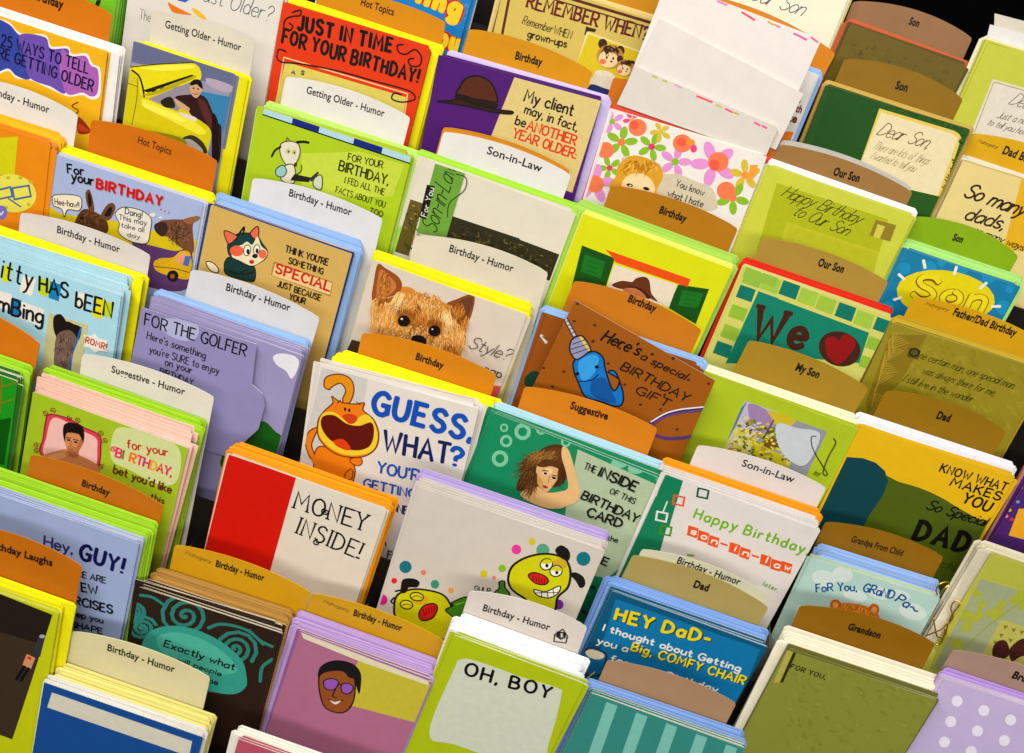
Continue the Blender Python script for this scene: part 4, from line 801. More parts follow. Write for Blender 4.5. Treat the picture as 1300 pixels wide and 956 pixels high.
c.part('dog_eyes', True).E((30, 16, 8), 742, 746, 30, 27).E((12, 8, 6), 740, 745, 23, 21).E((220, 210, 200), 732, 736, 6, 5).E((30, 16, 8), 890, 794, 30, 27).E((12, 8, 6), 888, 793, 23, 21).E((200, 190, 180), 880, 786, 5, 4)
c.part('dog_nose', True).S((30, 22, 20), 785, 820, 820, 815, 850, 835, 840, 862, 800, 860, 780, 845)
c.part('dark_corner').P((70, 52, 36), 490, 836, 545, 850, 530, 920, 460, 900)  # flat dark brown patch at the card's left edge
c.part('lettering').T('Style?', (60, 48, 40), 1050, 875, 1240, 940, 60, w=.07, slant=.35, sp=1.2).at(2, 1).T('cap', (40, 34, 30), 1125, 190, 1208, 222, 44, w=.10)
c.part('pink_stripe').P((200, 80, 70), 1165, 255, 1235, 262, 1228, 315, 1150, 305)
c.flush()
tab(2, (526.6, 299), (696, 346), (222, 212, 190), 'cream white', 'Birthday - Humor', (955, 418), (1264, 518), 33, (1, 1), 'terrier photo card', .014, arch=.0075)
c = stack('drill_back', 2, (694, 398), (890, 466), (150, 84, 18), 'brown pegboard', 'brown pegboard card standing straight behind the tilted drill card', (150, 186, 228), 'pale blue', 5, 14, 2, 1, eL=3, eR=10, edge=(120, 66, 20))
c.at(1, 2).part('screw_picture').L((210, 206, 200), 14, 180, 825, 205, 860, smooth=False).L((70, 60, 60), 5, 186, 830, 206, 846, smooth=False)
c.at(2, 2).part('green_handle').S((14, 70, 50), 100, 230, 140, 195, 180, 210, 205, 265, 170, 290, 110, 280)
for (x, y) in [(62, 150), (95, 205), (70, 270)]: c.E((110, 56, 14), x, y, 7, 5)
c.flush()
c = extra_card(2, .0330, [(730, 381), (908, 483), (840, 640), (655, 535)], (158, 92, 16), 'tilted brown card with a blue drill, lettered Here\'s a Special Birthday Gift')
c.at(1, 2).part('peg_holes')
for (x, y) in [(440, 775), (340, 756), (356, 672), (720, 915), (432, 852), (560, 888), (820, 935)]: c.E((84, 44, 10), x, y, 8, 6)
c.at(2, 2)
for (x, y) in [(192, 180), (290, 198), (430, 52), (505, 158), (585, 260), (662, 358), (760, 382), (895, 238), (718, 115), (820, 135), (993, 256), (235, 270), (840, 478), (780, 310)]: c.E((84, 44, 10), x, y, 8, 6)
c.at(2, 2).part('drill_body').OS((14, 122, 196), (20, 24, 40), 8, 345, 140, 430, 100, 480, 130, 492, 190, 530, 290, 560, 240, 505, 200, 540, 200, 575, 290, 575, 350, 540, 366, 460, 340, 395, 320, 360, 250, 338, 190)
c.S((60, 160, 222), 362, 150, 430, 115, 460, 135, 440, 200, 400, 240, 372, 230).S((10, 92, 160), 430, 240, 490, 230, 530, 310, 540, 350, 470, 335, 420, 300).E((20, 24, 40), 450, 175, 10, 9).E((20, 24, 40), 356, 208, 10, 9).L((14, 30, 60), 6, 365, 245, 420, 240, 458, 212)
c.at(1, 2).part('drill_bit', True).L((40, 36, 40), 22, 298, 745, 345, 832, smooth=False).L((190, 190, 200), 12, 298, 745, 345, 832, smooth=False)
for i in range(5): c.L((60, 60, 80), 4, 296 + i * 10, 760 + i * 18, 318 + i * 10, 752 + i * 18, smooth=False)
c.part('drill_chuck', True).OS((150, 150, 180), BLACK, 7, 330, 845, 372, 826, 400, 850, 420, 890, 410, 905, 360, 940, 335, 930, 318, 890)
c.L((226, 200, 30), 12, 372, 834, 412, 896).L((40, 40, 50), 4, 330, 868, 392, 846, smooth=False).L((40, 40, 50), 4, 324, 892, 402, 868, smooth=False).L((40, 40, 50), 4, 330, 916, 410, 888, smooth=False)
c.at(2, 2)
c.part('power_cord').L((60, 34, 80), 26, 690, 470, 760, 420, 830, 395, 905, 384, 970, 378).L((230, 222, 230), 7, 712, 442, 780, 402, 850, 382, 915, 374, 980, 368).L((92, 60, 120), 18, 715, 498, 780, 520, 852, 520, 920, 510).L((110, 76, 140), 9, 704, 466, 760, 428, 830, 402, 905, 390, 970, 384)
c.at(1, 2).part('lettering').T("Here's", BLACK, 468, 850, 645, 925, 62, w=.12, slant=.25, jit=.03)
c.at(2, 2).T('a special', BLACK, 658, 135, 872, 238, 40, w=.13, slant=.25, jit=.04).T('BIRTHDAY', BLACK, 562, 186, 880, 345, 46, w=.12, slant=.15, jit=.04).T('GIFT', BLACK, 632, 300, 790, 372, 44, w=.12, slant=.15, jit=.04)
c.flush()
tab(2, (729, 356.5), (891, 419), (198, 124, 28), 'orange brown', 'Birthday', (598, 660), (732, 712), 33, (1, 2), 'tilted drill card', .03, arch=.007)
c = stack('painting', 2, (901.5, 474), (1093, 546), (172, 190, 38), 'lime painting', 'lime green card with a small painted landscape and a thin ribbon heart', (236, 230, 196), 'ivory', 5, 15, 2, 2, eL=2, eR=4, edge=(206, 214, 110))
c.at(2, 2).part('landscape_picture').P((186, 180, 200), 1168, 340, 1330, 395, 1260, 660, 1070, 565).P((90, 120, 150), 1150, 375, 1180, 340, 1120, 470, 1080, 540).P((200, 190, 110), 1130, 470, 1330, 530, 1260, 660, 1060, 575)
c.at(2, 3).P((150, 150, 160), 0, 365, 345, 488, 240, 712, 0, 650).S((200, 180, 40), 20, 385, 120, 400, 190, 430, 160, 462, 60, 440).S((160, 130, 170), -40, 360, 40, 380, 80, 450, 0, 500).P((186, 176, 30), -20, 530, 70, 570, 170, 640, 150, 680, -30, 640).S((120, 80, 30), 40, 525, 80, 515, 110, 545, 90, 575, 40, 560)
rn = random.Random(8)
for i in range(260):
    x, y = rn.uniform(-150, 170), 0; y = 470 + (x) * .36 + rn.uniform(-40, 150)
    if x < -40 - (y - 340) * .40 or y < 365 + x * .36: continue
    c.E(rn.choice([(120, 130, 20), (196, 184, 40), (214, 200, 90), (90, 96, 30), (200, 196, 180), (170, 140, 40)]), x, y, rn.uniform(5, 16), rn.uniform(3, 8), rn.uniform(-40, 60), 8)
c.S((196, 200, 206), 100, 450, 200, 470, 310, 500, 250, 640, 180, 640, 110, 560).L((90, 60, 40), 5, 35, 520, 75, 450, 85, 430, smooth=False)
c.part('ribbon_heart').L((60, 56, 20), 5, 290, 510, 268, 515, 275, 570, 320, 650, 345, 690, 335, 700, 325, 680, 350, 610, 385, 545, 375, 520).T('by', (60, 56, 20), 280, 695, 308, 700, 22, w=.1, slant=.3)
c.flush()
tab(2, (951, 432), (1103, 493), (172, 138, 44), 'tan', 'My Son', (188, 190), (300, 230), 34, (2, 3), 'lime painting card', .035)
c = stack('what_makes_you', 2, (1092, 541.6), (1288, 607), (222, 180, 20), 'Know What Makes You', 'yellow card with teal and green hills, lettered Know What Makes You', (230, 228, 234), 'white', 4, 16, 4, 5, eL=1, eR=5, edge=(232, 200, 40))
c.at(2, 3).part('green_hill').S((84, 100, 18), 560, 700, 700, 735, 800, 765, 900, 810, 1000, 870, 1120, 930, 1260, 960, 1200, 1250, 800, 1400, 300, 1250, 400, 900)
c.part('teal_hill').P((12, 72, 80), 440, 612, 520, 618, 580, 640, 625, 680, 640, 730, 620, 790, 580, 850, 540, 910, 500, 1000, 440, 1200, 200, 1200, 300, 900)
c.part('lettering').T('KNOW WHAT', BLACK, 888, 684, 1206, 780, 44, w=.19, jit=.03, sp=2.6).T('MAKES', BLACK, 938, 752, 1178, 826, 46, w=.2, jit=.03, sp=2.6).T('YOU', BLACK, 995, 832, 1122, 882, 56, w=.2, jit=.03, sp=2.6).T('So Special', BLACK, 820, 865, 1100, 950, 54, w=.12, slant=.3, sp=1.4)
c.at(3, 3).T('DAD?', (14, 10, 8), 760, 212, 1085, 300, 112, w=.27, sp=4.6, serif=True).T('child', (20, 30, 10), 890, 340, 1000, 380, 40, w=.08, slant=.2)
c.flush()
tab(2, (1125, 496), (1278, 548), (152, 116, 16), 'dark gold', 'Dad', (872, 424), (936, 442), 34, (2, 3), 'Know What Makes You card', .035, arch=.0075)
c = stack('purple_party', 2, (1310, 598), (1500, 660), (84, 40, 116), 'purple party', 'purple card with confetti spots and an orange corner at the right edge', (190, 130, 110), 'dusty pink', 3, 10, 2, 3, eL=3, edge=(150, 90, 100))
c.at(2, 3).part('confetti')
for (x, y, cc) in [(1285, 760, (230, 180, 40)), (1270, 830, (90, 160, 220)), (1240, 915, (230, 50, 40)), (1215, 900, (226, 120, 180)), (1230, 870, (200, 200, 60))]: c.E(cc, x, y, 9, 8)
c.at(3, 3).P((230, 170, 40), 1275, 60, 1420, 60, 1420, 240, 1225, 190)
c.flush()

# ---- tier 3
c = stack('kitty', 3, (-45, 312), (154, 375), (168, 208, 220), 'Kitty Has Been', 'pale blue card with cut-out letters Kitty Has Been and a paw photo', YEL, 'yellow', 5, 12, 7, 27, eR=8, edge=(206, 222, 228), tc=.0026)
c.at(1, 0)
for (cc, q) in [((206, 216, 30), (20, 480, 58, 490, 45, 570, 8, 560)), ((228, 222, 210), (110, 535, 175, 552, 155, 635, 95, 615)), ((190, 206, 40), (195, 545, 245, 560, 232, 640, 185, 622)), ((20, 130, 180), (245, 562, 300, 580, 285, 660, 235, 642)), ((228, 222, 210), (370, 612, 420, 625, 405, 700, 360, 688)), ((224, 212, 10), (462, 635, 512, 652, 492, 748, 445, 730)), ((190, 206, 40), (515, 658, 552, 672, 535, 742, 500, 728)), ((228, 222, 210), (0, 610, 60, 625, 45, 705, -10, 690)), ((20, 120, 180), (58, 640, 105, 655, 92, 735, 48, 722)), ((228, 222, 210), (105, 660, 215, 700, 195, 780, 95, 740))]: c.part('letter_tile').P(cc, *q)
c.part('lettering').T('itty', BLACK, 5, 548, 150, 603, 100, w=.10, jit=.02, sp=2.6).T('HAS', (20, 30, 20), 190, 612, 328, 650, 76, w=.14, jit=.05).T('bEEN', (20, 24, 16), 366, 690, 540, 742, 80, w=.13, jit=.04).T('mBing', (24, 28, 40), -10, 708, 205, 775, 84, w=.13, jit=.03)
c.part('paw_photo').P((196, 190, 140), 238, 715, 428, 775, 400, 960, 360, 1100, 150, 1040, 205, 956)
c.S((30, 22, 22), 262, 735, 300, 725, 330, 790, 290, 850, 262, 800).S((30, 22, 22), 320, 760, 360, 770, 395, 790, 380, 850, 330, 840).S((120, 96, 84), 280, 820, 340, 800, 375, 850, 350, 930, 340, 1010, 270, 990, 265, 900).L((20, 110, 190), 8, 395, 785, 372, 860, 350, 920, 340, 1020)
c.hair([(90, 70, 60), (150, 126, 110), (60, 46, 40)], (315, 890, 40, 80), 20, 95, 30, 4, 80)
c.part('roar_burst').P((230, 224, 212), 405, 820, 440, 828, 460, 815, 480, 840, 525, 850, 510, 875, 525, 905, 485, 900, 460, 910, 440, 885, 405, 880, 420, 850).T('ROMR!', (190, 70, 20), 415, 862, 515, 898, 34, w=.24, jit=.05, sp=3)
c.flush()
tab(3, (26, 270), (191, 324), (216, 208, 204), 'white', 'Birthday - Humor', (276, 326), (580, 424), 32, (1, 0), 'Kitty Has Been card', .014)
c = stack('golf_back', 3, (192, 384), (384, 452), (154, 148, 186), 'lavender cloud', 'lavender card with a white cloud and green hill behind the small golfer card', LBL, 'light blue', 3, 9, 6, 14, eL=0, eR=6, edge=(190, 186, 214), tc=.0024)
c.at(2, 1).part('cloud').S((222, 220, 224), 102, 125, 140, 110, 200, 120, 228, 150, 215, 200, 190, 232, 165, 195, 120, 165)
c.part('green_hill').S((20, 96, 26), -60, 480, -10, 445, 60, 440, 110, 485, 150, 530, 130, 660, -150, 660)
c.flush()
c = extra_card(3, .0300, [(180, 390), (326, 437), (322, 468), (320, 488), (333, 500), (336, 516), (328, 545), (290, 580), (150, 540)], (146, 140, 180), 'small die-cut lavender card lettered For the Golfer', edge=(214, 210, 226), convex=False)
c.at(1, 0).part('pale_patch').S((176, 176, 206), 770, 750, 860, 745, 960, 780, 950, 840, 880, 850, 800, 810).part('lettering').T('FOR THE GOLFER', (20, 20, 30), 700, 775, 1190, 930, 62, w=.11, jit=.05).T("Here's something", (30, 28, 40), 712, 842, 995, 940, 40, w=.11, jit=.04)
c.at(2, 0).T("you're SURE to enjoy", (30, 28, 40), 725, 105, 1060, 212, 40, w=.11, jit=.04).T('on your', (30, 28, 40), 800, 165, 930, 208, 38, w=.11, jit=.04).T('BIRTHDAY', (30, 28, 40), 775, 205, 935, 262, 30, w=.12, jit=.04)
c.flush()
tab(3, (243, 342), (406, 403.5), (212, 210, 210), 'white', 'Birthday - Humor', (1096, 606), (1406, 708), 34, (1, 0), 'lavender golfer card', .016)
c = stack('guess_what', 3, (404, 464), (608, 519), (218, 210, 200), 'Guess What', 'white card with a laughing orange cat, lettered Guess What in blue', YEL, 'yellow', 5, 15, 5, 11, eL=-4, eR=9, edge=(236, 232, 228), tc=.0022)
c.at(2, 1)
CO_, CL = (226, 128, 18), (110, 50, 8)
c.part('grey_panel').P((200, 196, 190), 340, 180, 562, 230, 500, 690, 420, 690, 240, 600)  # flat grey area behind the cat, a little darker than the card
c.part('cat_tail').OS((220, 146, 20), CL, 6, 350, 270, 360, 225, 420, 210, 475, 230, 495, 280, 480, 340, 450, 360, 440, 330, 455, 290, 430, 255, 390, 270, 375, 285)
c.part('cat_body').OS(CO_, CL, 6, 330, 560, 430, 590, 480, 620, 500, 690, 460, 760, 320, 700, 300, 620).OS(CO_, CL, 6, 320, 470, 275, 490, 260, 550, 285, 620, 310, 620, 290, 560, 300, 520).E(CO_, 320, 625, 32, 26).OS(CO_, CL, 5, 480, 620, 525, 615, 535, 640, 515, 655, 480, 640)
c.part('cat_head', True).OS(CO_, CL, 6, 392, 350, 388, 318, 430, 345, 500, 355, 545, 350, 540, 385, 590, 430, 615, 500, 600, 570, 540, 610, 450, 610, 380, 580, 325, 520, 320, 440, 350, 390)
c.S((232, 200, 50), 345, 400, 400, 395, 470, 440, 550, 405, 590, 440, 610, 510, 590, 575, 530, 602, 450, 600, 380, 568, 328, 510, 325, 450)
c.S((100, 18, 10), 345, 415, 400, 410, 460, 450, 520, 460, 580, 445, 592, 500, 570, 560, 510, 580, 440, 565, 370, 520, 335, 460).S((214, 70, 20), 395, 535, 440, 525, 475, 560, 470, 580, 420, 565).S((200, 70, 20), 438, 412, 480, 402, 512, 420, 500, 445, 470, 450)
c.E((10, 8, 6), 452, 380, 6, 9).E((10, 8, 6), 472, 385, 6, 9).L(CL, 5, 415, 350, 430, 335).L(CL, 5, 508, 345, 525, 358)
c.part('cat_foot', True).OS(CO_, CL, 5, 455, 690, 480, 670, 490, 690, 480, 720, 450, 715)
c.part('lettering')
BL1, BL2 = (16, 84, 176), (16, 36, 96)
c.T('GUESS,', BL1, 580, 405, 1058, 540, 122, w=.24, jit=.04, sp=3.2).T('WHAT', BL2, 636, 585, 950, 650, 112, w=.2, jit=.05, sp=2.6).T('?', BL1, 955, 655, 1010, 668, 105, w=.24)
c.T("YOU'RE", BL1, 608, 690, 850, 742, 62, w=.15, jit=.04).T('GETTING', BL1, 540, 760, 790, 815, 50, w=.15, jit=.04)
c.at(3, 1).T('ONE', (40, 46, 80), 672, 70, 752, 90, 46, w=.16).T('A', (40, 46, 80), 628, 238, 650, 244, 40, w=.16).T('FOR', (40, 46, 80), 655, 300, 730, 320, 44, w=.14).T('YOU', (40, 46, 100), 610, 370, 690, 388, 40, w=.14).T('R', (40, 46, 80), 588, 430, 625, 438, 40, w=.15)
c.flush()
tab(3, (460, 422.6), (631, 476), (204, 132, 20), 'orange', 'Birthday', (792, 138), (926, 185), 32, (2, 1), 'Guess What card', .03, arch=.0065)
c = stack('inside_card', 3, (627, 524), (850, 612), (24, 140, 96), 'Inside of This', 'green card with a long-haired woman, lettered The Inside of This Birthday Card', (176, 214, 226), 'ice blue', 5, 14, 3, 5, eL=0, eR=2, edge=(190, 216, 210))
c.at(2, 2)
for (x, y, r) in [(90, 490, 40), (10, 535, 30), (-20, 620, 40), (180, 480, 24), (300, 540, 24), (0, 470, 20)]: c.part('printed_ring').E((130, 196, 160), x, y, r, r); c.E((24, 140, 96), x, y, r * .55, r * .55)
c.E((130, 196, 160), 560, 640, 40, 26).E((130, 196, 160), 640, 670, 40, 24).E((100, 180, 140), 760, 720, 26, 18)
c.part('word_panel').P((178, 192, 160), 358, 575, 775, 762, 640, 1090, 500, 1200, 260, 1160, 300, 860)
c.part('woman_picture').S((86, 52, 18), 150, 600, 220, 555, 290, 560, 310, 620, 300, 720, 250, 760, 200, 740, 130, 770, 60, 770, 90, 680)
c.S((104, 64, 22), 160, 610, 220, 570, 285, 575, 300, 640, 260, 640, 200, 620, 160, 680, 120, 740, 80, 760, 100, 690)
c.hair([(110, 70, 24), (92, 56, 18), (132, 88, 36), (74, 44, 14)], (175, 650, 80, 70), 30, 128, 70, 4, 420)
c.hair([(150, 104, 46), (170, 122, 60)], (200, 600, 70, 30), 24, 140, 60, 3, 90)
c.S((222, 176, 116), 80, 790, 150, 750, 200, 780, 280, 790, 300, 850, 220, 860, 130, 830).S((226, 184, 128), 285, 560, 315, 580, 345, 680, 368, 790, 330, 840, 240, 850, 150, 800, 260, 780, 310, 760, 300, 680, 280, 610)
c.S((222, 176, 120), 168, 640, 210, 630, 262, 655, 268, 700, 240, 745, 205, 780, 165, 745, 155, 690).S((96, 58, 20), 160, 650, 200, 620, 265, 640, 275, 670, 230, 655, 190, 660)
c.S((204, 152, 96), 160, 700, 185, 720, 195, 765, 180, 760, 160, 735).S((236, 202, 150), 205, 665, 235, 670, 230, 690, 205, 684).E((232, 226, 214), 200, 691, 14, 7, 15).E((232, 226, 214), 242, 713, 12, 7, 15).E((30, 18, 12), 201, 690, 9, 6, 15).E((30, 18, 12), 242, 712, 11, 6, 15).L((60, 34, 14), 5, 188, 675, 215, 678).L((60, 34, 14), 5, 232, 698, 255, 702).E((170, 60, 50), 200, 755, 14, 7, 20).L((180, 130, 80), 4, 222, 700, 215, 735)
c.hair([(90, 56, 18), (74, 44, 14), (130, 88, 36)], (128, 710, 36, 50), 18, 112, 64, 4, 170)
c.hair([(90, 56, 18), (74, 44, 14)], (275, 690, 14, 40), 12, 95, 40, 4, 50)
c.part('lettering').T('THE', (24, 24, 16), 385, 668, 440, 688, 36, w=.13, jit=.05).T('INSIDE', (16, 18, 12), 455, 702, 632, 778, 52, w=.16, jit=.05).T('OF THIS', (24, 24, 16), 510, 785, 630, 838, 30, w=.12, jit=.05).T('BIRTHDAY', (20, 22, 14), 372, 812, 640, 930, 48, w=.15, jit=.05).T('CARD', (20, 22, 14), 398, 896, 562, 955, 50, w=.16, jit=.05)
c.at(3, 2).T('the', (24, 30, 20), 500, 210, 548, 222, 30, w=.12).T('E', (20, 24, 16), 470, 325, 496, 335, 44, w=.2).T('es', (24, 30, 20), 375, 560, 412, 575, 30, w=.13).T('e', (24, 30, 20), 418, 445, 438, 450, 30, w=.13)
c.flush()
tab(3, (666, 490.6), (835, 544), (208, 130, 26), 'orange', 'Suggestive', (318, 376), (500, 432), 34, (2, 2), 'Inside of This card', .028, arch=.006)
c = stack('law_birthday', 3, (845, 602), (1042, 673), (218, 210, 204), 'Happy Birthday Son-in-Law', 'white card with green Happy Birthday and orange blocks spelling son-in-law', (240, 156, 16), 'orange', 4, 14, 5, 10, eL=0, eR=4, edge=(226, 228, 232), tc=.0022)
c.at(2, 2).part('green_border').P((14, 128, 90), 780, 690, 870, 722, 800, 956, 690, 940)
c.at(3, 2).P((14, 128, 90), 730, 0, 832, 0, 700, 470, 540, 430)
for (x, y, cc) in [(848, 20, (226, 90, 20)), (965, -15, (16, 90, 70)), (765, 98, (222, 218, 210)), (785, 165, (70, 140, 20))]: c.part('printed_square').L(cc, 9, x - 22, y - 24, x + 28, y - 14, x + 20, y + 26, x - 28, y + 16, x - 22, y - 26, smooth=False)
c.L((222, 218, 210), 6, 770, 80, 792, 25, smooth=False).P((120, 170, 20), 888, 278, 925, 284, 922, 294, 888, 290)
c.part('lettering').T('Happy Birthday,', (120, 176, 20), 918, 105, 1470, 285, 54, w=.19, jit=.06, sp=3.4)
LT = 'son-in-law'
for i, ch in enumerate(LT):
    x = 915 + i * 50.5; y = 172 + i * 19.2
    if ch == '-': c.part('orange_dash').L((226, 96, 30), 10, x - 14, y - 2, x + 16, y + 8, smooth=False)
    else:
        j = (i % 3 - 1) * 4
        c.part('orange_block').P((228, 90, 30), x - 20, y - 28 + j, x + 30, y - 12 + j, x + 20, y + 36 + j, x - 28, y + 20 + j).T(ch, (240, 226, 214), x - 12, y + 14 + j, x + 12, y + 22 + j, 36, w=.16)
c.part('small_lettering').at(3, 3).T('later.', (120, 170, 60), 30, 432, 102, 465, 26, w=.16, sp=4)
c.flush()
tab(3, (886, 565), (1049, 619), (222, 212, 204), 'white', 'Son-in-Law', (1150, 655), (1402, 738), 33, (2, 2), 'Happy Birthday Son-in-Law card', .012)
c = stack('grandpa', 3, (1029, 708), (1194, 759.5), (178, 206, 196), 'For You, Grandpa', 'pale aqua cloud card lettered For You, Grandpa above an orange bear\'s ears', (148, 178, 222), 'light blue', 5, 16, 3, 6, eL=-6, eR=-3, edge=(226, 226, 160))
c.at(3, 3)
for (x, y, rx, ry) in [(330, 400, 60, 40), (420, 380, 50, 36), (760, 560, 70, 40), (600, 470, 60, 30), (480, 480, 60, 30), (230, 560, 40, 30), (700, 480, 50, 24)]: c.part('printed_cloud').E((206, 218, 210), x, y, rx, ry, 15)
c.part('bear_picture').S((206, 120, 30), 350, 545, 400, 520, 470, 520, 550, 540, 600, 590, 590, 700, 330, 650).E((196, 104, 24), 385, 525, 27, 25).E((226, 160, 80), 385, 528, 14, 14).E((196, 104, 24), 572, 548, 26, 28).E((226, 160, 80), 572, 552, 14, 15)
c.hair([(226, 150, 60), (190, 100, 20), (236, 170, 80)], (470, 570, 110, 40), 40, 270, 26, 5, 110)
c.part('lettering').T('FoR You,', (20, 90, 150), 292, 468, 488, 462, 46, w=.13, jit=.03, arc=.12).T('GRaND', (20, 90, 150), 515, 462, 660, 500, 48, w=.14, jit=.03).T('Pa~', (20, 90, 150), 672, 508, 770, 570, 48, w=.14, jit=.03)
c.flush()
tab(3, (1047.6, 662.7), (1198, 707), (150, 108, 16), 'dark gold', 'Grandpa From Child', (458, 220), (706, 290), 31, (3, 3), 'For You, Grandpa card', .02, arch=.0065)
# wrapped card with gold cord at the right edge
c = stack('wrapped_olive', 3, (1258, 704), (1450, 770), (206, 206, 92), 'wrapped olive leaf', 'pale olive leaf-print card in clear wrap at the right edge', (232, 224, 200), 'cream', 6, 12, 2, 4, eL=11, edge=(206, 200, 140))
c.at(3, 3).part('pale_band').P((200, 202, 84), 1142, 290, 1420, 380, 1420, 500, 1090, 390).P((180, 188, 150), 1090, 400, 1420, 500, 1420, 956, 860, 830)
c.part('printed_leaves')
rn = random.Random(4)
for i in range(26):
    x, y = rn.uniform(960, 1300), rn.uniform(470, 820)
    if x < 1110 - (y - 390) * .52: continue
    c.E((190, 196, 70), x, y, rn.uniform(22, 36), rn.uniform(16, 24), rn.uniform(-50, 40))
c.part('leaf_stem').L((176, 184, 40), 5, 950, 800, 1100, 650, 1300, 500)
c.part('damask_panel').P((206, 202, 110), 1190, 595, 1420, 670, 1420, 880, 1085, 790)
for (x, y) in [(1200, 625), (1240, 640), (1280, 650), (1180, 665), (1225, 690), (1265, 700), (1150, 700)]: c.P((150, 140, 40), x, y, x + 24, y + 4, x + 6, y + 22)
c.part('flower_picture', True).S((76, 14, 30), 1150, 730, 1180, 700, 1215, 705, 1230, 760, 1200, 790, 1150, 780).S((76, 14, 30), 1230, 740, 1300, 690, 1330, 760, 1280, 780, 1240, 800)
c.flush()
# ---- tier 4
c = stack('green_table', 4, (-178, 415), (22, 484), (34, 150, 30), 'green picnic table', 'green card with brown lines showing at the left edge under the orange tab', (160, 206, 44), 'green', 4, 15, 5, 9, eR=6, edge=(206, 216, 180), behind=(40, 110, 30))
c.at(2, 0).part('printed_lines').L((150, 110, 30), 5, -20, 280, 80, 250, smooth=False).L((150, 110, 30), 5, -20, 360, 68, 330, smooth=False).L((150, 110, 30), 5, 10, 230, 0, 400, smooth=False)
c.part('dark_field').P((12, 92, 14), -40, 440, 55, 420, 20, 650, -60, 640)
c.flush()
tab(4, (-110, 372), (51, 436), (204, 120, 18), 'orange', '', None, None, 0, None, 'green picnic table card', arch=.009, label='orange divider tab cut by the left edge, in front of the Kitty Has Been card')
c = stack('male_model', 4, (42, 497), (239, 569), (164, 190, 40), 'lime bet you would like', 'lime card with a framed photo of a bare-shouldered man, lettered For Your Birthday', (160, 202, 40), 'leaf green', 4, 14, 8, 24, eL=-3, eR=10, edge=(240, 214, 206), tc=.0026, behind=(232, 190, 170))
c.at(2, 0).part('pink_frame').OS((214, 70, 90), (150, 20, 60), 7, 240, 405, 330, 425, 410, 470, 480, 505, 490, 560, 465, 670, 330, 640, 200, 600, 210, 520, 222, 440)
c.part('photo_ground').S((232, 186, 176), 255, 425, 330, 445, 400, 485, 465, 520, 472, 570, 455, 670, 330, 640, 215, 600, 225, 520)
c.part('man_picture').S((196, 130, 80), 205, 605, 270, 585, 320, 575, 400, 610, 470, 650, 465, 690, 200, 640).S((204, 142, 92), 312, 490, 350, 480, 400, 500, 405, 550, 370, 595, 340, 600, 320, 560).S((190, 122, 74), 330, 560, 380, 570, 375, 620, 325, 610).S((24, 16, 14), 306, 500, 312, 455, 350, 445, 400, 465, 410, 510, 402, 545, 385, 505, 345, 495, 322, 500, 316, 540)
c.E((40, 22, 14), 334, 530, 9, 5, 15).E((40, 22, 14), 368, 540, 9, 5, 15).L((60, 34, 20), 5, 322, 518, 344, 520).L((60, 34, 20), 5, 356, 526, 382, 532).L((150, 90, 54), 4, 348, 535, 342, 558).L((140, 70, 50), 5, 336, 574, 356, 578).S((176, 112, 68), 388, 530, 402, 540, 376, 594, 366, 592)
c.S((164, 100, 60), 330, 582, 372, 590, 380, 612, 340, 610).S((214, 150, 100), 240, 605, 300, 590, 320, 612, 250, 625)
c.part('swirls')
for (x, y) in [(255, 385), (218, 398), (340, 425), (375, 432), (488, 495), (508, 530), (178, 555), (178, 582), (492, 660)]: c.spiral((140, 40, 50), 4, x, y, 17, 1.6, x)
c.part('pale_cloud').S((206, 212, 150), 560, 480, 650, 475, 760, 500, 860, 560, 880, 640, 850, 740, 760, 740, 640, 680, 540, 620)
c.part('lettering').T('for your', (190, 40, 40), 618, 570, 815, 610, 46, w=.13, jit=.05)
for i, (ch, cc) in enumerate(zip('BIRTHDAY,', [(224, 50, 110), (90, 150, 40), (230, 120, 30), (224, 50, 110), (200, 50, 120), (236, 160, 30), (214, 40, 70), (220, 50, 120), (200, 40, 60)])):
    x = 560 + i * 33.5; y = 612 + i * 12
    c.T(ch, cc, x, y, x + (26 if ch not in 'I,' else 3), y + (10 if ch not in 'I,' else 1), 52, w=.17)
c.spiral((224, 50, 110), 6, 552, 575, 20, 1.8, 2)
c.T("bet you'd like", (110, 40, 20), 550, 690, 828, 790, 46, w=.14, jit=.04).T('this', (110, 40, 20), 730, 815, 795, 840, 34, w=.13)
c.flush()
tab(4, (104.6, 449), (272, 504), (222, 216, 200), 'cream white', 'Suggestive - Humor', (540, 200), (896, 312), 32, (2, 0), 'lime framed man card', .016)
c = stack('money_inside', 4, (290, 575.6), (491, 647.5), (218, 208, 192), 'Money Inside', 'red and white card lettered Money Inside in curly black letters', (242, 158, 14), 'orange', 7, 15, 2, 2, eL=-1, eR=8, edge=(230, 222, 206))
c.at().part('red_panel').P((206, 26, 10), 291, 577, 376, 606, 322, 800, 220, 770)
c.at(2, 1).part('lettering').T('MONEY', (20, 18, 18), 200, 862, 545, 975, 92, w=.09, jit=.03, serif=True, sp=2.6)
c.at(3, 1).T('INSIDE!', (20, 18, 18), 212, 180, 512, 305, 92, w=.09, jit=.03, serif=True, sp=2.8).spiral((20, 18, 18), 7, 358, 75, 22, 1.5, 1).spiral((20, 18, 18), 7, 315, 225, 20, 1.3, 3)
c.flush()
c = stack('dot_dogs', 4, (530, 617.5), (768, 699), (206, 196, 184), 'dotted yellow dogs', 'large pale card with coloured dots and two tipsy yellow cartoon dogs', (176, 158, 204), 'lavender', 4, 13, 4, 12, eL=2, eR=3, edge=(236, 232, 232), tc=.0024)
c.at(3, 1)
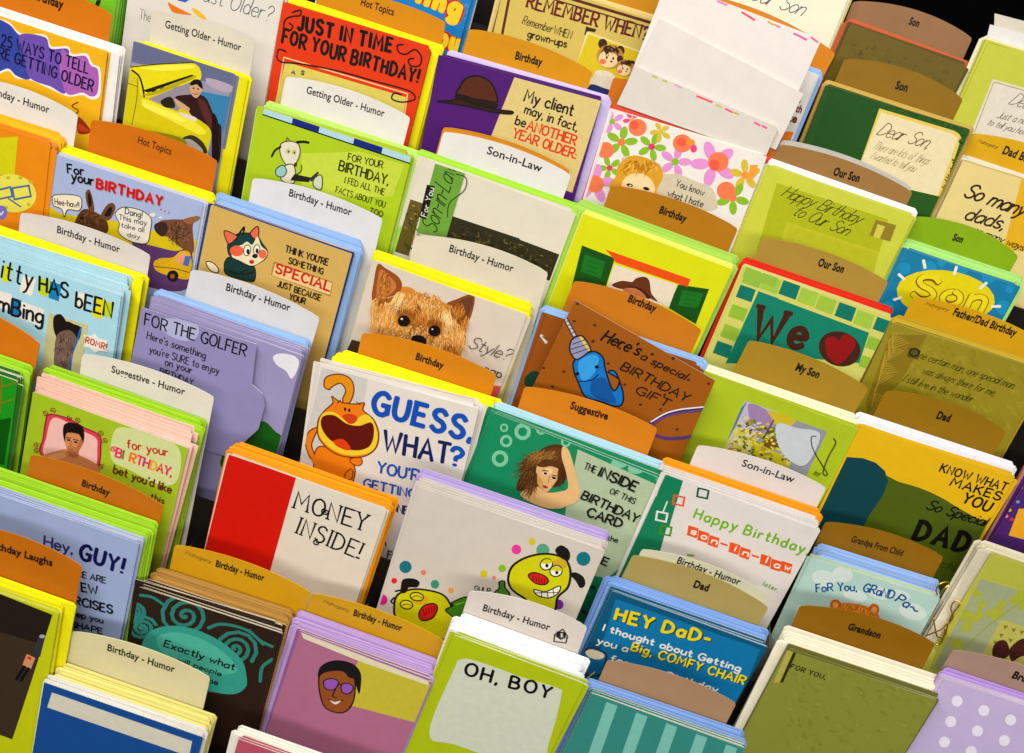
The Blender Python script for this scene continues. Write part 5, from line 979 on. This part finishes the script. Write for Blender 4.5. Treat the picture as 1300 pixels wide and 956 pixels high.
for (x, y, r, cc) in [(745, 343, 30, (14, 120, 130)), (832, 370, 13, (226, 130, 100)), (690, 410, 14, (220, 40, 40)), (888, 427, 21, (60, 150, 120)), (966, 457, 14, (226, 160, 80)), (632, 502, 26, (214, 40, 150)), (1125, 376, 18, (206, 190, 30)), (1175, 395, 10, (230, 130, 120)), (1214, 350, 18, (140, 180, 30)), (1283, 258, 24, (226, 60, 160))]: c.part('printed_dot').E(cc, x, y, r, r)
c.at(3, 2)
for (x, y, r, cc) in [(135, 220, 17, (206, 190, 30)), (188, 262, 32, (90, 160, 130)), (385, 303, 34, (14, 120, 130)), (265, 525, 24, (120, 40, 150)), (0, 352, 10, (140, 180, 30))]: c.part('printed_dot').E(cc, x, y, r, r)
DY = (204, 200, 6)
c.part('cartoon_dog').OS(DY, BLACK, 11, 20, 395, 40, 340, 100, 300, 180, 280, 250, 285, 300, 310, 322, 365, 310, 440, 260, 490, 235, 560, 100, 520, 105, 500, 60, 470, 30, 440)
c.OS((24, 20, 18), BLACK, 5, 250, 265, 275, 240, 310, 260, 318, 295, 300, 318, 280, 300).OS((24, 20, 18), BLACK, 5, 322, 378, 350, 372, 385, 395, 390, 430, 370, 442, 350, 410).E((206, 170, 40), 270, 330, 36, 28)
c.OE((236, 232, 220), BLACK, 6, 205, 330, 27, 24, -20).OE((236, 232, 220), BLACK, 6, 252, 362, 27, 24, -20).S(DY, 180, 325, 200, 305, 228, 310, 230, 325).S(DY, 228, 358, 245, 340, 276, 348, 278, 362).E(BLACK, 208, 336, 8, 9).E(BLACK, 256, 370, 8, 9)
c.OS((206, 34, 24), BLACK, 7, 118, 385, 145, 370, 195, 385, 215, 410, 195, 428, 150, 420)
for q in range(5): c.L((120, 10, 10), 5, 140 + q * 14, 385 + q * 4, 146 + q * 12, 408 + q * 4, smooth=False)
c.OS((236, 232, 220), BLACK, 6, 145, 452, 200, 462, 270, 435, 262, 470, 220, 492, 165, 482).L(BLACK, 4, 180, 460, 182, 485, smooth=False).L(BLACK, 4, 210, 460, 212, 488, smooth=False).L(BLACK, 4, 238, 452, 242, 480, smooth=False).L(BLACK, 4, 150, 468, 262, 466, smooth=False)
c.at(3, 1).part('cartoon_dog').OS(DY, BLACK, 10, 690, 540, 705, 480, 770, 452, 850, 455, 930, 480, 970, 540, 990, 610, 975, 680, 900, 690, 760, 640, 700, 590)
c.OS((24, 20, 18), BLACK, 5, 725, 440, 735, 405, 780, 400, 810, 415, 800, 438, 760, 440, 745, 465, 725, 465).L(BLACK, 9, 722, 455, 695, 460).L(BLACK, 8, 690, 520, 675, 510, 690, 490)
c.E((210, 170, 30), 815, 500, 40, 26).OE((214, 206, 20), BLACK, 6, 800, 486, 30, 17, 10).OE((214, 206, 20), BLACK, 6, 750, 525, 28, 18, 10).L(BLACK, 4, 775, 490, 800, 482, 825, 492).L(BLACK, 4, 728, 528, 750, 522, 775, 530).OS((206, 34, 24), BLACK, 7, 810, 570, 835, 530, 885, 520, 900, 545, 875, 590, 825, 602)
for q in range(5): c.L((120, 10, 10), 5, 830 + q * 14, 548 - q * 4, 838 + q * 12, 575 - q * 4, smooth=False)
c.part('green_bottle').OS((70, 130, 20), BLACK, 7, 940, 550, 975, 530, 970, 515, 1050, 490, 1030, 590, 1000, 600, 965, 575).L((120, 180, 40), 8, 990, 525, 1030, 512, smooth=False)
c.part('green_bottle').OS((70, 130, 20), BLACK, 7, 1200, 415, 1225, 412, 1228, 440, 1250, 470, 1245, 500, 1175, 480, 1180, 462, 1200, 445)
c.part('lettering').T('GULP', (24, 22, 20), 1078, 455, 1155, 470, 26, w=.12, jit=.08)
c.flush()
c = stack('hey_dad', 4, (777, 750), (973, 821), (8, 92, 124), 'Hey Dad', 'blue card lettered Hey Dad in yellow about a big comfy chair', (130, 164, 218), 'cornflower blue', 5, 15, 4, 5, eL=1, eR=6, edge=(180, 200, 220))
c.at(3, 2).part('light_panel').P((14, 120, 168), 542, 498, 1245, 742, 1130, 1010, 420, 900)
c.part('lettering')
for ww, cc, o in ((.34, (20, 40, 20), 3), (.25, (226, 206, 20), 0)):
    c.T('HEY DaD-', cc, 535 + o, 602 + o, 990 + o, 720 + o, 70, w=ww, jit=.04, sp=3.4)
    c.T('Big, COMFY CHAIR', cc, 615 + o, 748 + o, 1160 + o, 915 + o, 50, w=ww * .8, jit=.05, sp=2.8)
c.T('I thought about Getting', (222, 222, 214), 478, 652, 1140, 852, 40, w=.17, jit=.05, sp=2.4).T('you a', (222, 222, 214), 450, 715, 595, 756, 40, w=.16, jit=.05).T('for your Birthday', (222, 222, 214), 515, 800, 1030, 952, 38, w=.17, jit=.05, sp=2.4)
c.part('mug_picture').OS((16, 110, 160), (60, 20, 20), 7, 380, 775, 400, 740, 440, 735, 490, 760, 495, 785, 470, 860, 400, 860).S((226, 212, 180), 395, 755, 420, 742, 470, 755, 488, 775, 460, 790, 415, 780).L((220, 200, 60), 6, 405, 880, 440, 850, smooth=False)
c.flush()
tab(4, (803.5, 704.5), (976, 771), (178, 158, 96), 'khaki', 'Dad', (916, 440), (988, 462), 36, (3, 2), 'blue Hey Dad card', .035, t=.0024, arch=.0075)
tab(4, (815, 697), (978, 757), (212, 208, 178), 'cream', 'Birthday - Humor', (836, 324), (1140, 432), 34, (3, 2), 'blue Hey Dad card', .018, t=.0010, arch=.0075, label='cream Birthday - Humor tab showing half its words behind the khaki Dad tab')
c = stack('for_you_grandson', 4, (999, 825), (1190, 889), (140, 142, 60), 'olive FOR YOU', 'olive green card lettered For You in small capitals below the Grandson tab', (230, 222, 200), 'cream', 5, 20, 4, 9, eL=5, eR=3, edge=(150, 146, 90), behind=(112, 112, 50))
c.at(3, 3).part('dark_spine').P((60, 54, 20), 185, 745, 200, 750, 130, 905, 115, 905).P((176, 170, 80), 152, 745, 182, 752, 112, 905, 82, 905)
c.part('lettering').T('FOR YOU,', (34, 30, 12), 165, 835, 332, 890, 26, w=.2, serif=True, sp=3.4)
c.flush()
tab(4, (1016, 768.6), (1187.5, 817), (150, 106, 14), 'dark gold', 'Grandson', (442, 645), (598, 690), 33, (3, 3), 'olive For You card', .035, arch=.008)
c = stack('lavender_corner', 4, (1200, 862), (1400, 928), (196, 180, 214), 'lavender corner', 'lavender card in the bottom right corner under the mauve tab', (184, 150, 214), 'violet', 3, 11, 2, 4, eL=2)
c.at()
for i in range(9): c.part('printed_dot').E((232, 224, 236), 1215 + i % 3 * 34 + i // 3 * -8, 890 + i % 3 * 12 + i // 3 * 26, 7, 7)
c.flush()
tab(4, (1210, 825), (1390, 886), (168, 138, 124), 'mauve brown', 'Bro', (1238, 880), (1310, 904), 36, (3, 3), 'lavender corner card', .035, arch=.007, label='mauve brown divider tab beginning Bro at the bottom right corner')

# ---- tier 5
c = stack('hey_guy', 5, (-25, 620), (176.5, 690), (158, 172, 206), 'Hey Guy', 'pale blue card lettered Hey, Guy in navy with text about exercises', (162, 206, 44), 'green', 6, 22, 4, 9, eL=2, eR=14, edge=(200, 210, 230))
c.at(3, 0).part('lettering').T('Hey,', (50, 54, 110), 215, 245, 350, 282, 62, w=.13, jit=.05).T('GUY!', (14, 20, 84), 385, 305, 590, 380, 92, w=.24, jit=.06, sp=3.4)
c.T('HERE ARE', (24, 26, 34), 325, 375, 512, 425, 36, w=.16, jit=.05).T('A FEW', (18, 20, 28), 300, 445, 475, 478, 50, w=.19, jit=.05).T('EXERCISES', (18, 20, 28), 260, 500, 545, 572, 50, w=.17, jit=.05).T('to keep you', (24, 26, 34), 270, 560, 500, 618, 36, w=.16, jit=.05).T('in SHAPE', (24, 26, 34), 290, 620, 498, 670, 36, w=.17, jit=.05)
c.flush()
tab(5, (39, 577), (208, 642), (196, 116, 22), 'orange', 'Birthday', (396, 752), (530, 802), 33, (2, 0), 'Hey Guy card', .03, arch=.006)
c = stack('exactly_what', 5, (177, 745), (355, 803), (52, 34, 24), 'brown spiral Exactly What', 'dark brown card with teal spirals and an oval lettered Exactly what will people', (176, 134, 66), 'kraft tan', 7, 17, 5, 10, eL=-6, eR=4, edge=(220, 206, 180), tc=.0020)
c.at(3, 0)
for (x, y, r, a) in [(900, 580, 130, .5), (1140, 740, 110, 2), (690, 640, 70, 1), (650, 560, 60, 4)]: c.part('printed_spiral').spiral((50, 130, 120), 18, x, y, r, 2.8, a, .85)
c.L((50, 130, 120), 16, 680, 480, 740, 490, 800, 530).L((50, 130, 120), 16, 1010, 640, 1080, 620, 1200, 650, 1280, 720)
c.at(3, 1).L((50, 130, 120), 16, -15, 650, 40, 700, 100, 730).L((50, 130, 120), 16, 100, 790, 50, 830, 40, 900)
c.at(3, 0).part('teal_oval').S((60, 156, 140), 690, 720, 740, 650, 840, 628, 960, 650, 1080, 710, 1170, 790, 1195, 860, 1190, 930, 1100, 960, 850, 900, 720, 800).S((84, 176, 156), 760, 690, 850, 660, 970, 690, 1090, 760, 1150, 850, 1000, 860, 820, 790)
c.part('lettering').T('Exactly what', (16, 22, 20), 795, 730, 1135, 846, 42, w=.15, slant=.1, jit=.05).T('will people', (16, 22, 20), 862, 803, 1070, 874, 30, w=.15, slant=.1, jit=.05).T('be', (16, 22, 20), 1015, 905, 1055, 918, 34, w=.15)
c.flush()
tab(5, (222, 691.5), (394.5, 751.6), (206, 156, 24), 'gold', 'Birthday - Humor', (1046, 340), (1280, 412), 33, (3, 0), 'brown spiral card', .03, arch=.0065, script=('Mahogany', 898, 280, 1022, 325, 18))
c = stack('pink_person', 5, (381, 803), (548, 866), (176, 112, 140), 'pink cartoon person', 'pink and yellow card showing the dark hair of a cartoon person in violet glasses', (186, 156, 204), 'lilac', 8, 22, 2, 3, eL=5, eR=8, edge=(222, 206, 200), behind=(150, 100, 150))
c.at(3, 1).part('yellow_panel').P((196, 184, 60), 520, 790, 868, 915, 800, 1100, 420, 1000).P((222, 212, 180), 240, 664, 860, 890, 855, 918, 520, 800, 250, 690)
c.part('cartoon_person').OS((150, 84, 34), BLACK, 7, 325, 880, 350, 850, 420, 840, 470, 860, 500, 900, 490, 1000, 440, 1050, 360, 1030, 330, 960).S((20, 16, 18), 320, 880, 330, 830, 380, 800, 440, 798, 500, 820, 530, 870, 520, 960, 495, 890, 470, 880, 440, 850, 380, 850, 345, 860).OS((150, 90, 180), BLACK, 6, 350, 895, 395, 885, 420, 905, 398, 938, 356, 932).OS((150, 90, 180), BLACK, 6, 435, 915, 470, 908, 492, 930, 470, 958, 438, 950).L(BLACK, 6, 420, 908, 436, 916).L(BLACK, 6, 405, 935, 392, 970, 412, 976).L(BLACK, 6, 370, 985, 400, 1000, 440, 990).S((226, 214, 200), 376, 989, 400, 998, 432, 992, 405, 1010)
c.flush()
tab(5, (396, 753), (570, 817), (206, 158, 26), 'gold', 'Birthday - Humor', (490, 578), (724, 655), 33, (3, 1), 'pink cartoon person card', .03, arch=.0065, script=('Mahogany', 345, 516, 468, 562, 18))
c = stack('oh_boy', 5, (576, 806), (742, 868), (176, 190, 24), 'lime Oh Boy', 'lime card with a pale panel lettered OH, BO in hand-drawn black', (238, 238, 240), 'bright white', 6, 24, 3, 5, eL=-4, eR=3, edge=(228, 230, 200))
c.at(3, 1).part('pale_panel').S((206, 208, 190), 985, 830, 1010, 795, 1060, 792, 1180, 830, 1300, 875, 1480, 930, 1500, 975, 1440, 1200, 1380, 1330, 1000, 1210, 860, 1150)
c.part('lettering').T('OH, BOY', (18, 16, 14), 1030, 870, 1440, 985, 74, w=.2, jit=.07, sp=3.6)
c.flush()
s_ = tab(5, (596, 750), (746, 796), (216, 206, 196), 'white', 'Birthday - Humor', (1118, 555), (1442, 652), 34, (3, 1), 'lime Oh Boy card', .018, arch=.0065, label='white Birthday - Humor tab with a small money envelope symbol')
s_.at(3, 2).part('envelope_symbol').L((30, 24, 20), 6, 245, 672, 242, 705, 300, 712, 308, 680, 285, 645, 245, 672, smooth=False).L((30, 24, 20), 4, 248, 676, 275, 695, 306, 684, smooth=False).P((30, 24, 20), 255, 655, 300, 660, 300, 682, 275, 692, 252, 678).T('$', (220, 210, 200), 272, 682, 284, 684, 18, w=.14)
s_.flush()
c = stack('bottom_teal', 5, (752, 880), (946, 950), (60, 140, 130), 'plain teal bottom', 'plain teal card at the bottom edge under the Hey Dad card', (130, 160, 210), 'blue', 4, 13, 3, 5)
c.at()
for i in range(5): c.part('printed_stripe').P((128, 190, 176), 770 + i * 38, 891 + i * 13.5, 784 + i * 38, 896 + i * 13.5, 740 + i * 38, 1020 + i * 13, 726 + i * 38, 1016 + i * 13)
c.flush()
t_ = tab(5, (771, 838), (935, 893), (172, 138, 106), 'tan', '', None, None, 0, None, 'plain teal bottom card', arch=.0065, label='tan divider tab rising in front of the blue Hey Dad card')

# ---- tier 6
c = stack('birthday_laughs', 6, (-124, 710), (74.5, 779), (196, 200, 20), 'lime framed photo', 'yellow-green bordered card with a dark photo of a tiny figure, bottom left', YEL, 'yellow', 3, 15, 2, 3, eR=9, edge=(200, 206, 60))
c.at(3, 0).part('dark_photo').P((44, 34, 26), -60, 450, 255, 575, 150, 905, 60, 1180, -160, 1100).P((70, 54, 40), -60, 640, 200, 720, 150, 905, 60, 1180, -160, 1100)
c.part('tiny_figure').P((60, 60, 70), 190, 680, 222, 672, 195, 780, 155, 765).P((210, 150, 110), 130, 765, 172, 785, 150, 838, 110, 818).L((24, 20, 20), 14, 120, 825, 78, 890, smooth=False).L((24, 20, 20), 14, 140, 835, 100, 895, smooth=False).P((214, 60, 50), 135, 775, 155, 783, 150, 795, 131, 787).E((170, 170, 180), 205, 680, 14, 9)
c.flush()
tab(6, (-52, 664), (104.6, 719), (196, 116, 22), 'orange', 'Birthday Laughs', (-70, 240), (254, 340), 34, (3, 0), 'lime framed photo card', .03, arch=.007)
c = stack('bottom_blue', 6, (56, 866), (258, 936), (30, 84, 150), 'plain blue bottom', 'blue card at the bottom edge in front of pale yellow envelopes', (226, 216, 132), 'pale yellow', 5, 20, 4, 9, eL=-8, eR=3, edge=(230, 226, 214), behind=(226, 224, 222))
c.at().part('printed_border').P((214, 208, 190), 66, 879, 244, 941, 240, 960, 60, 898)
c.flush()
tab(6, (90, 801), (267, 860), (218, 208, 164), 'cream', 'Birthday - Humor', (520, 748), (846, 856), 36, (3, 0), 'plain blue bottom card', .02, arch=.007)
c = stack('bottom_rose', 6, (303, 938), (490, 1005), (190, 90, 110), 'plain rose bottom', 'rose card almost out of view at the bottom edge', (232, 226, 214), 'white', 4, 12, 2, 4)
c.flush()
for key, cs, box_ in (('for_you_grandson', [(136, 138, 57), (145, 147, 64), (132, 134, 54)], (1000, 845, 1190, 960)), ('certain_man', [(146, 132, 30), (160, 146, 44)], (1150, 420, 1300, 560))):
    sh = STK[key]; sh.at().part('mottling'); zz = sh.z; sh.z = .00003; rn = random.Random(11)
    for i in range(160): sh.z = .00003 + i * 2e-7; sh.E(rn.choice(cs), rn.uniform(box_[0], box_[2]), rn.uniform(box_[1], box_[3]), rn.uniform(2, 7), rn.uniform(1, 3), rn.uniform(0, 90), 8)
    sh.flush(); sh.z = zz
# ------------------------------------------------------------------ the rack, its tiers, and the floor beyond
def box_mesh(name, p0, p1, col, mat):
    (x0, y0, z0), (x1, y1, z1) = p0, p1
    v = [(x, y, z) for x in (x0, x1) for y in (y0, y1) for z in (z0, z1)]
    f = [(0, 1, 3, 2), (4, 6, 7, 5), (0, 4, 5, 1), (2, 3, 7, 6), (0, 2, 6, 4), (1, 5, 7, 3)]
    return mesh_from(name, v, f, [lin(col)] * 6, mat)
rack = bpy.data.objects.new('card_rack', None); COL.objects.link(rack); rack.location = (0, 0.1, 0)
tag(rack, 'stepped display rack of dark tiers and clear lips holding all the cards', 'rack')
XA, XB = -0.95, 0.95
bpy.context.view_layer.update()
inv = rack.matrix_world.inverted()
def rpart(name, me, k, t, parent=rack):
    o = link(name, me); o.parent = rack; o.matrix_parent_inverse = Matrix.Identity(4)
    o.matrix_local = inv @ mat_at(k, 0, 0, t); return o
for k in range(-2, 9):
    rpart('tier_back', box_mesh('tier_back', (XA, FLOOR_B - .02, -.0030), (XB, .012 if k > -2 else -.02, -.0012), (34, 30, 26), M_RACK), k, 0)
    rpart('pocket_floor', box_mesh('pocket_floor', (XA, FLOOR_B - .022, -.001), (XB, FLOOR_B - .0195, .053), (30, 27, 24), M_RACK), k, 0)
    rpart('clear_lip', box_mesh('clear_lip', (XA, FLOOR_B - .019, 0), (XB, -.078, .0012), (255, 255, 255), M_CLEAR), k, .0530)
# thin upright pocket dividers, in the gaps between neighbouring stacks
by_tier = {}
for key, s in STK.items(): by_tier.setdefault(s.k, []).append((s.a, s.a + s.w))
for k, spans in by_tier.items():
    spans.sort()
    for (l0, r0), (l1, r1) in zip(spans, spans[1:]):
        if l1 - r0 > .010:
            xm = (r0 + l1) / 2 + .001
            rpart('pocket_divider', box_mesh('pocket_divider', (xm - .0008, FLOOR_B - .019, -.001), (xm + .0008, -.035, .040), (128, 118, 98), M_RACK), k, 0)
    fl = None
floor = link('floor', mesh_from('floor', [(-12, -8, 0), (12, -8, 0), (12, 16, 0), (-12, 16, 0)], [(0, 1, 2, 3)], [lin((26, 26, 34))], attr_material('dark_carpet', .95, 3, .8, .5, 0, .1)))
floor['kind'] = 'structure'
# gold cord tied round the wrapped card
def tube(pts, r, col, mat, name, sides=7):
    v, f = [], []
    n = len(pts)
    for i, p in enumerate(pts):
        d = (Vector(pts[min(i + 1, n - 1)]) - Vector(pts[max(i - 1, 0)])).normalized()
        u = d.cross(Vector((0.3, 0.2, 1))).normalized(); w = d.cross(u)
        for q in range(sides):
            a = 2 * math.pi * q / sides; v.append(tuple(Vector(p) + (u * math.cos(a) + w * math.sin(a)) * r))
    for i in range(n - 1):
        for q in range(sides): f.append([i * sides + q, i * sides + (q + 1) % sides, (i + 1) * sides + (q + 1) % sides, (i + 1) * sides + q])
    f.append(list(range(sides))[::-1]); f.append(list(range((n - 1) * sides, n * sides)))
    me = mesh_from(name, v, f, [lin(col)] * len(f), mat)
    for p in me.polygons: p.use_smooth = True
    return me
wr = STK['wrapped_olive']
def cord_pts(xy, lift):
    out = []
    for i, (x, y) in enumerate(xy):
        a, b = unproj(960 + x / ZS, 630 + y / ZS, 3, wr.t + lift)
        out.append((a - wr.a, b - wr.b, lift + .0012 * math.sin(i * 1.3)))
    p2 = []
    for i in range(len(out) - 1):
        for s in range(5):
            t = s / 5; P0, P1, P2, P3 = out[max(0, i - 1)], out[i], out[i + 1], out[min(len(out) - 1, i + 2)]
            p2.append(tuple(.5 * (2 * P1[q] + (P2[q] - P0[q]) * t + (2 * P0[q] - 5 * P1[q] + 4 * P2[q] - P3[q]) * t * t + (3 * P1[q] - P0[q] - 3 * P2[q] + P3[q]) * t ** 3) for q in range(3)))
    p2.append(out[-1]); return p2
cord = bpy.data.objects.new('gold_cord', None); COL.objects.link(cord); cord.matrix_world = mat_at(3, wr.a, wr.b, wr.t)
tag(cord, 'thin gold elastic cord tied in a bow at the wrapped olive card\'s left edge', 'cord')
for nm, xy in (('loop', [(880, 480), (872, 450), (890, 424), (925, 418), (938, 432), (915, 445), (892, 475)]), ('loop', [(935, 612), (955, 560), (985, 528), (985, 512), (960, 518), (945, 545), (955, 580), (930, 620)]), ('tail', [(930, 612), (900, 640), (860, 660), (822, 682)]), ('tail', [(860, 590), (868, 640), (880, 680), (915, 680), (928, 640), (930, 612)]), ('tail', [(850, 705), (880, 716), (905, 690), (920, 640)])):
    o = link('cord_' + nm, tube(cord_pts(xy, .004), .0006, (224, 180, 60), M_FOIL, 'cord_' + nm)); o.parent = cord
# clear wrap sleeve round that card
q = [unproj(x, y, 3, wr.t + .002) for x, y in [(1245, 669), (1440, 735), (1400, 900), (1180, 850)]]
o = link('clear_wrap', mesh_from('clear_wrap', *leaf_solid([(x - wr.a, y - wr.b) for x, y in q], lambda x: -.0002, lambda x: 0.0, (1, 1, 1, 1), (1, 1, 1, 1), (1, 1, 1, 1)), M_WRAP), None, mat_at(3, wr.a, wr.b, wr.t + .0022))
tag(o, 'clear plastic sleeve standing taller than the olive leaf card inside it', 'wrapper')
for _s in STK.values(): _s.flush()
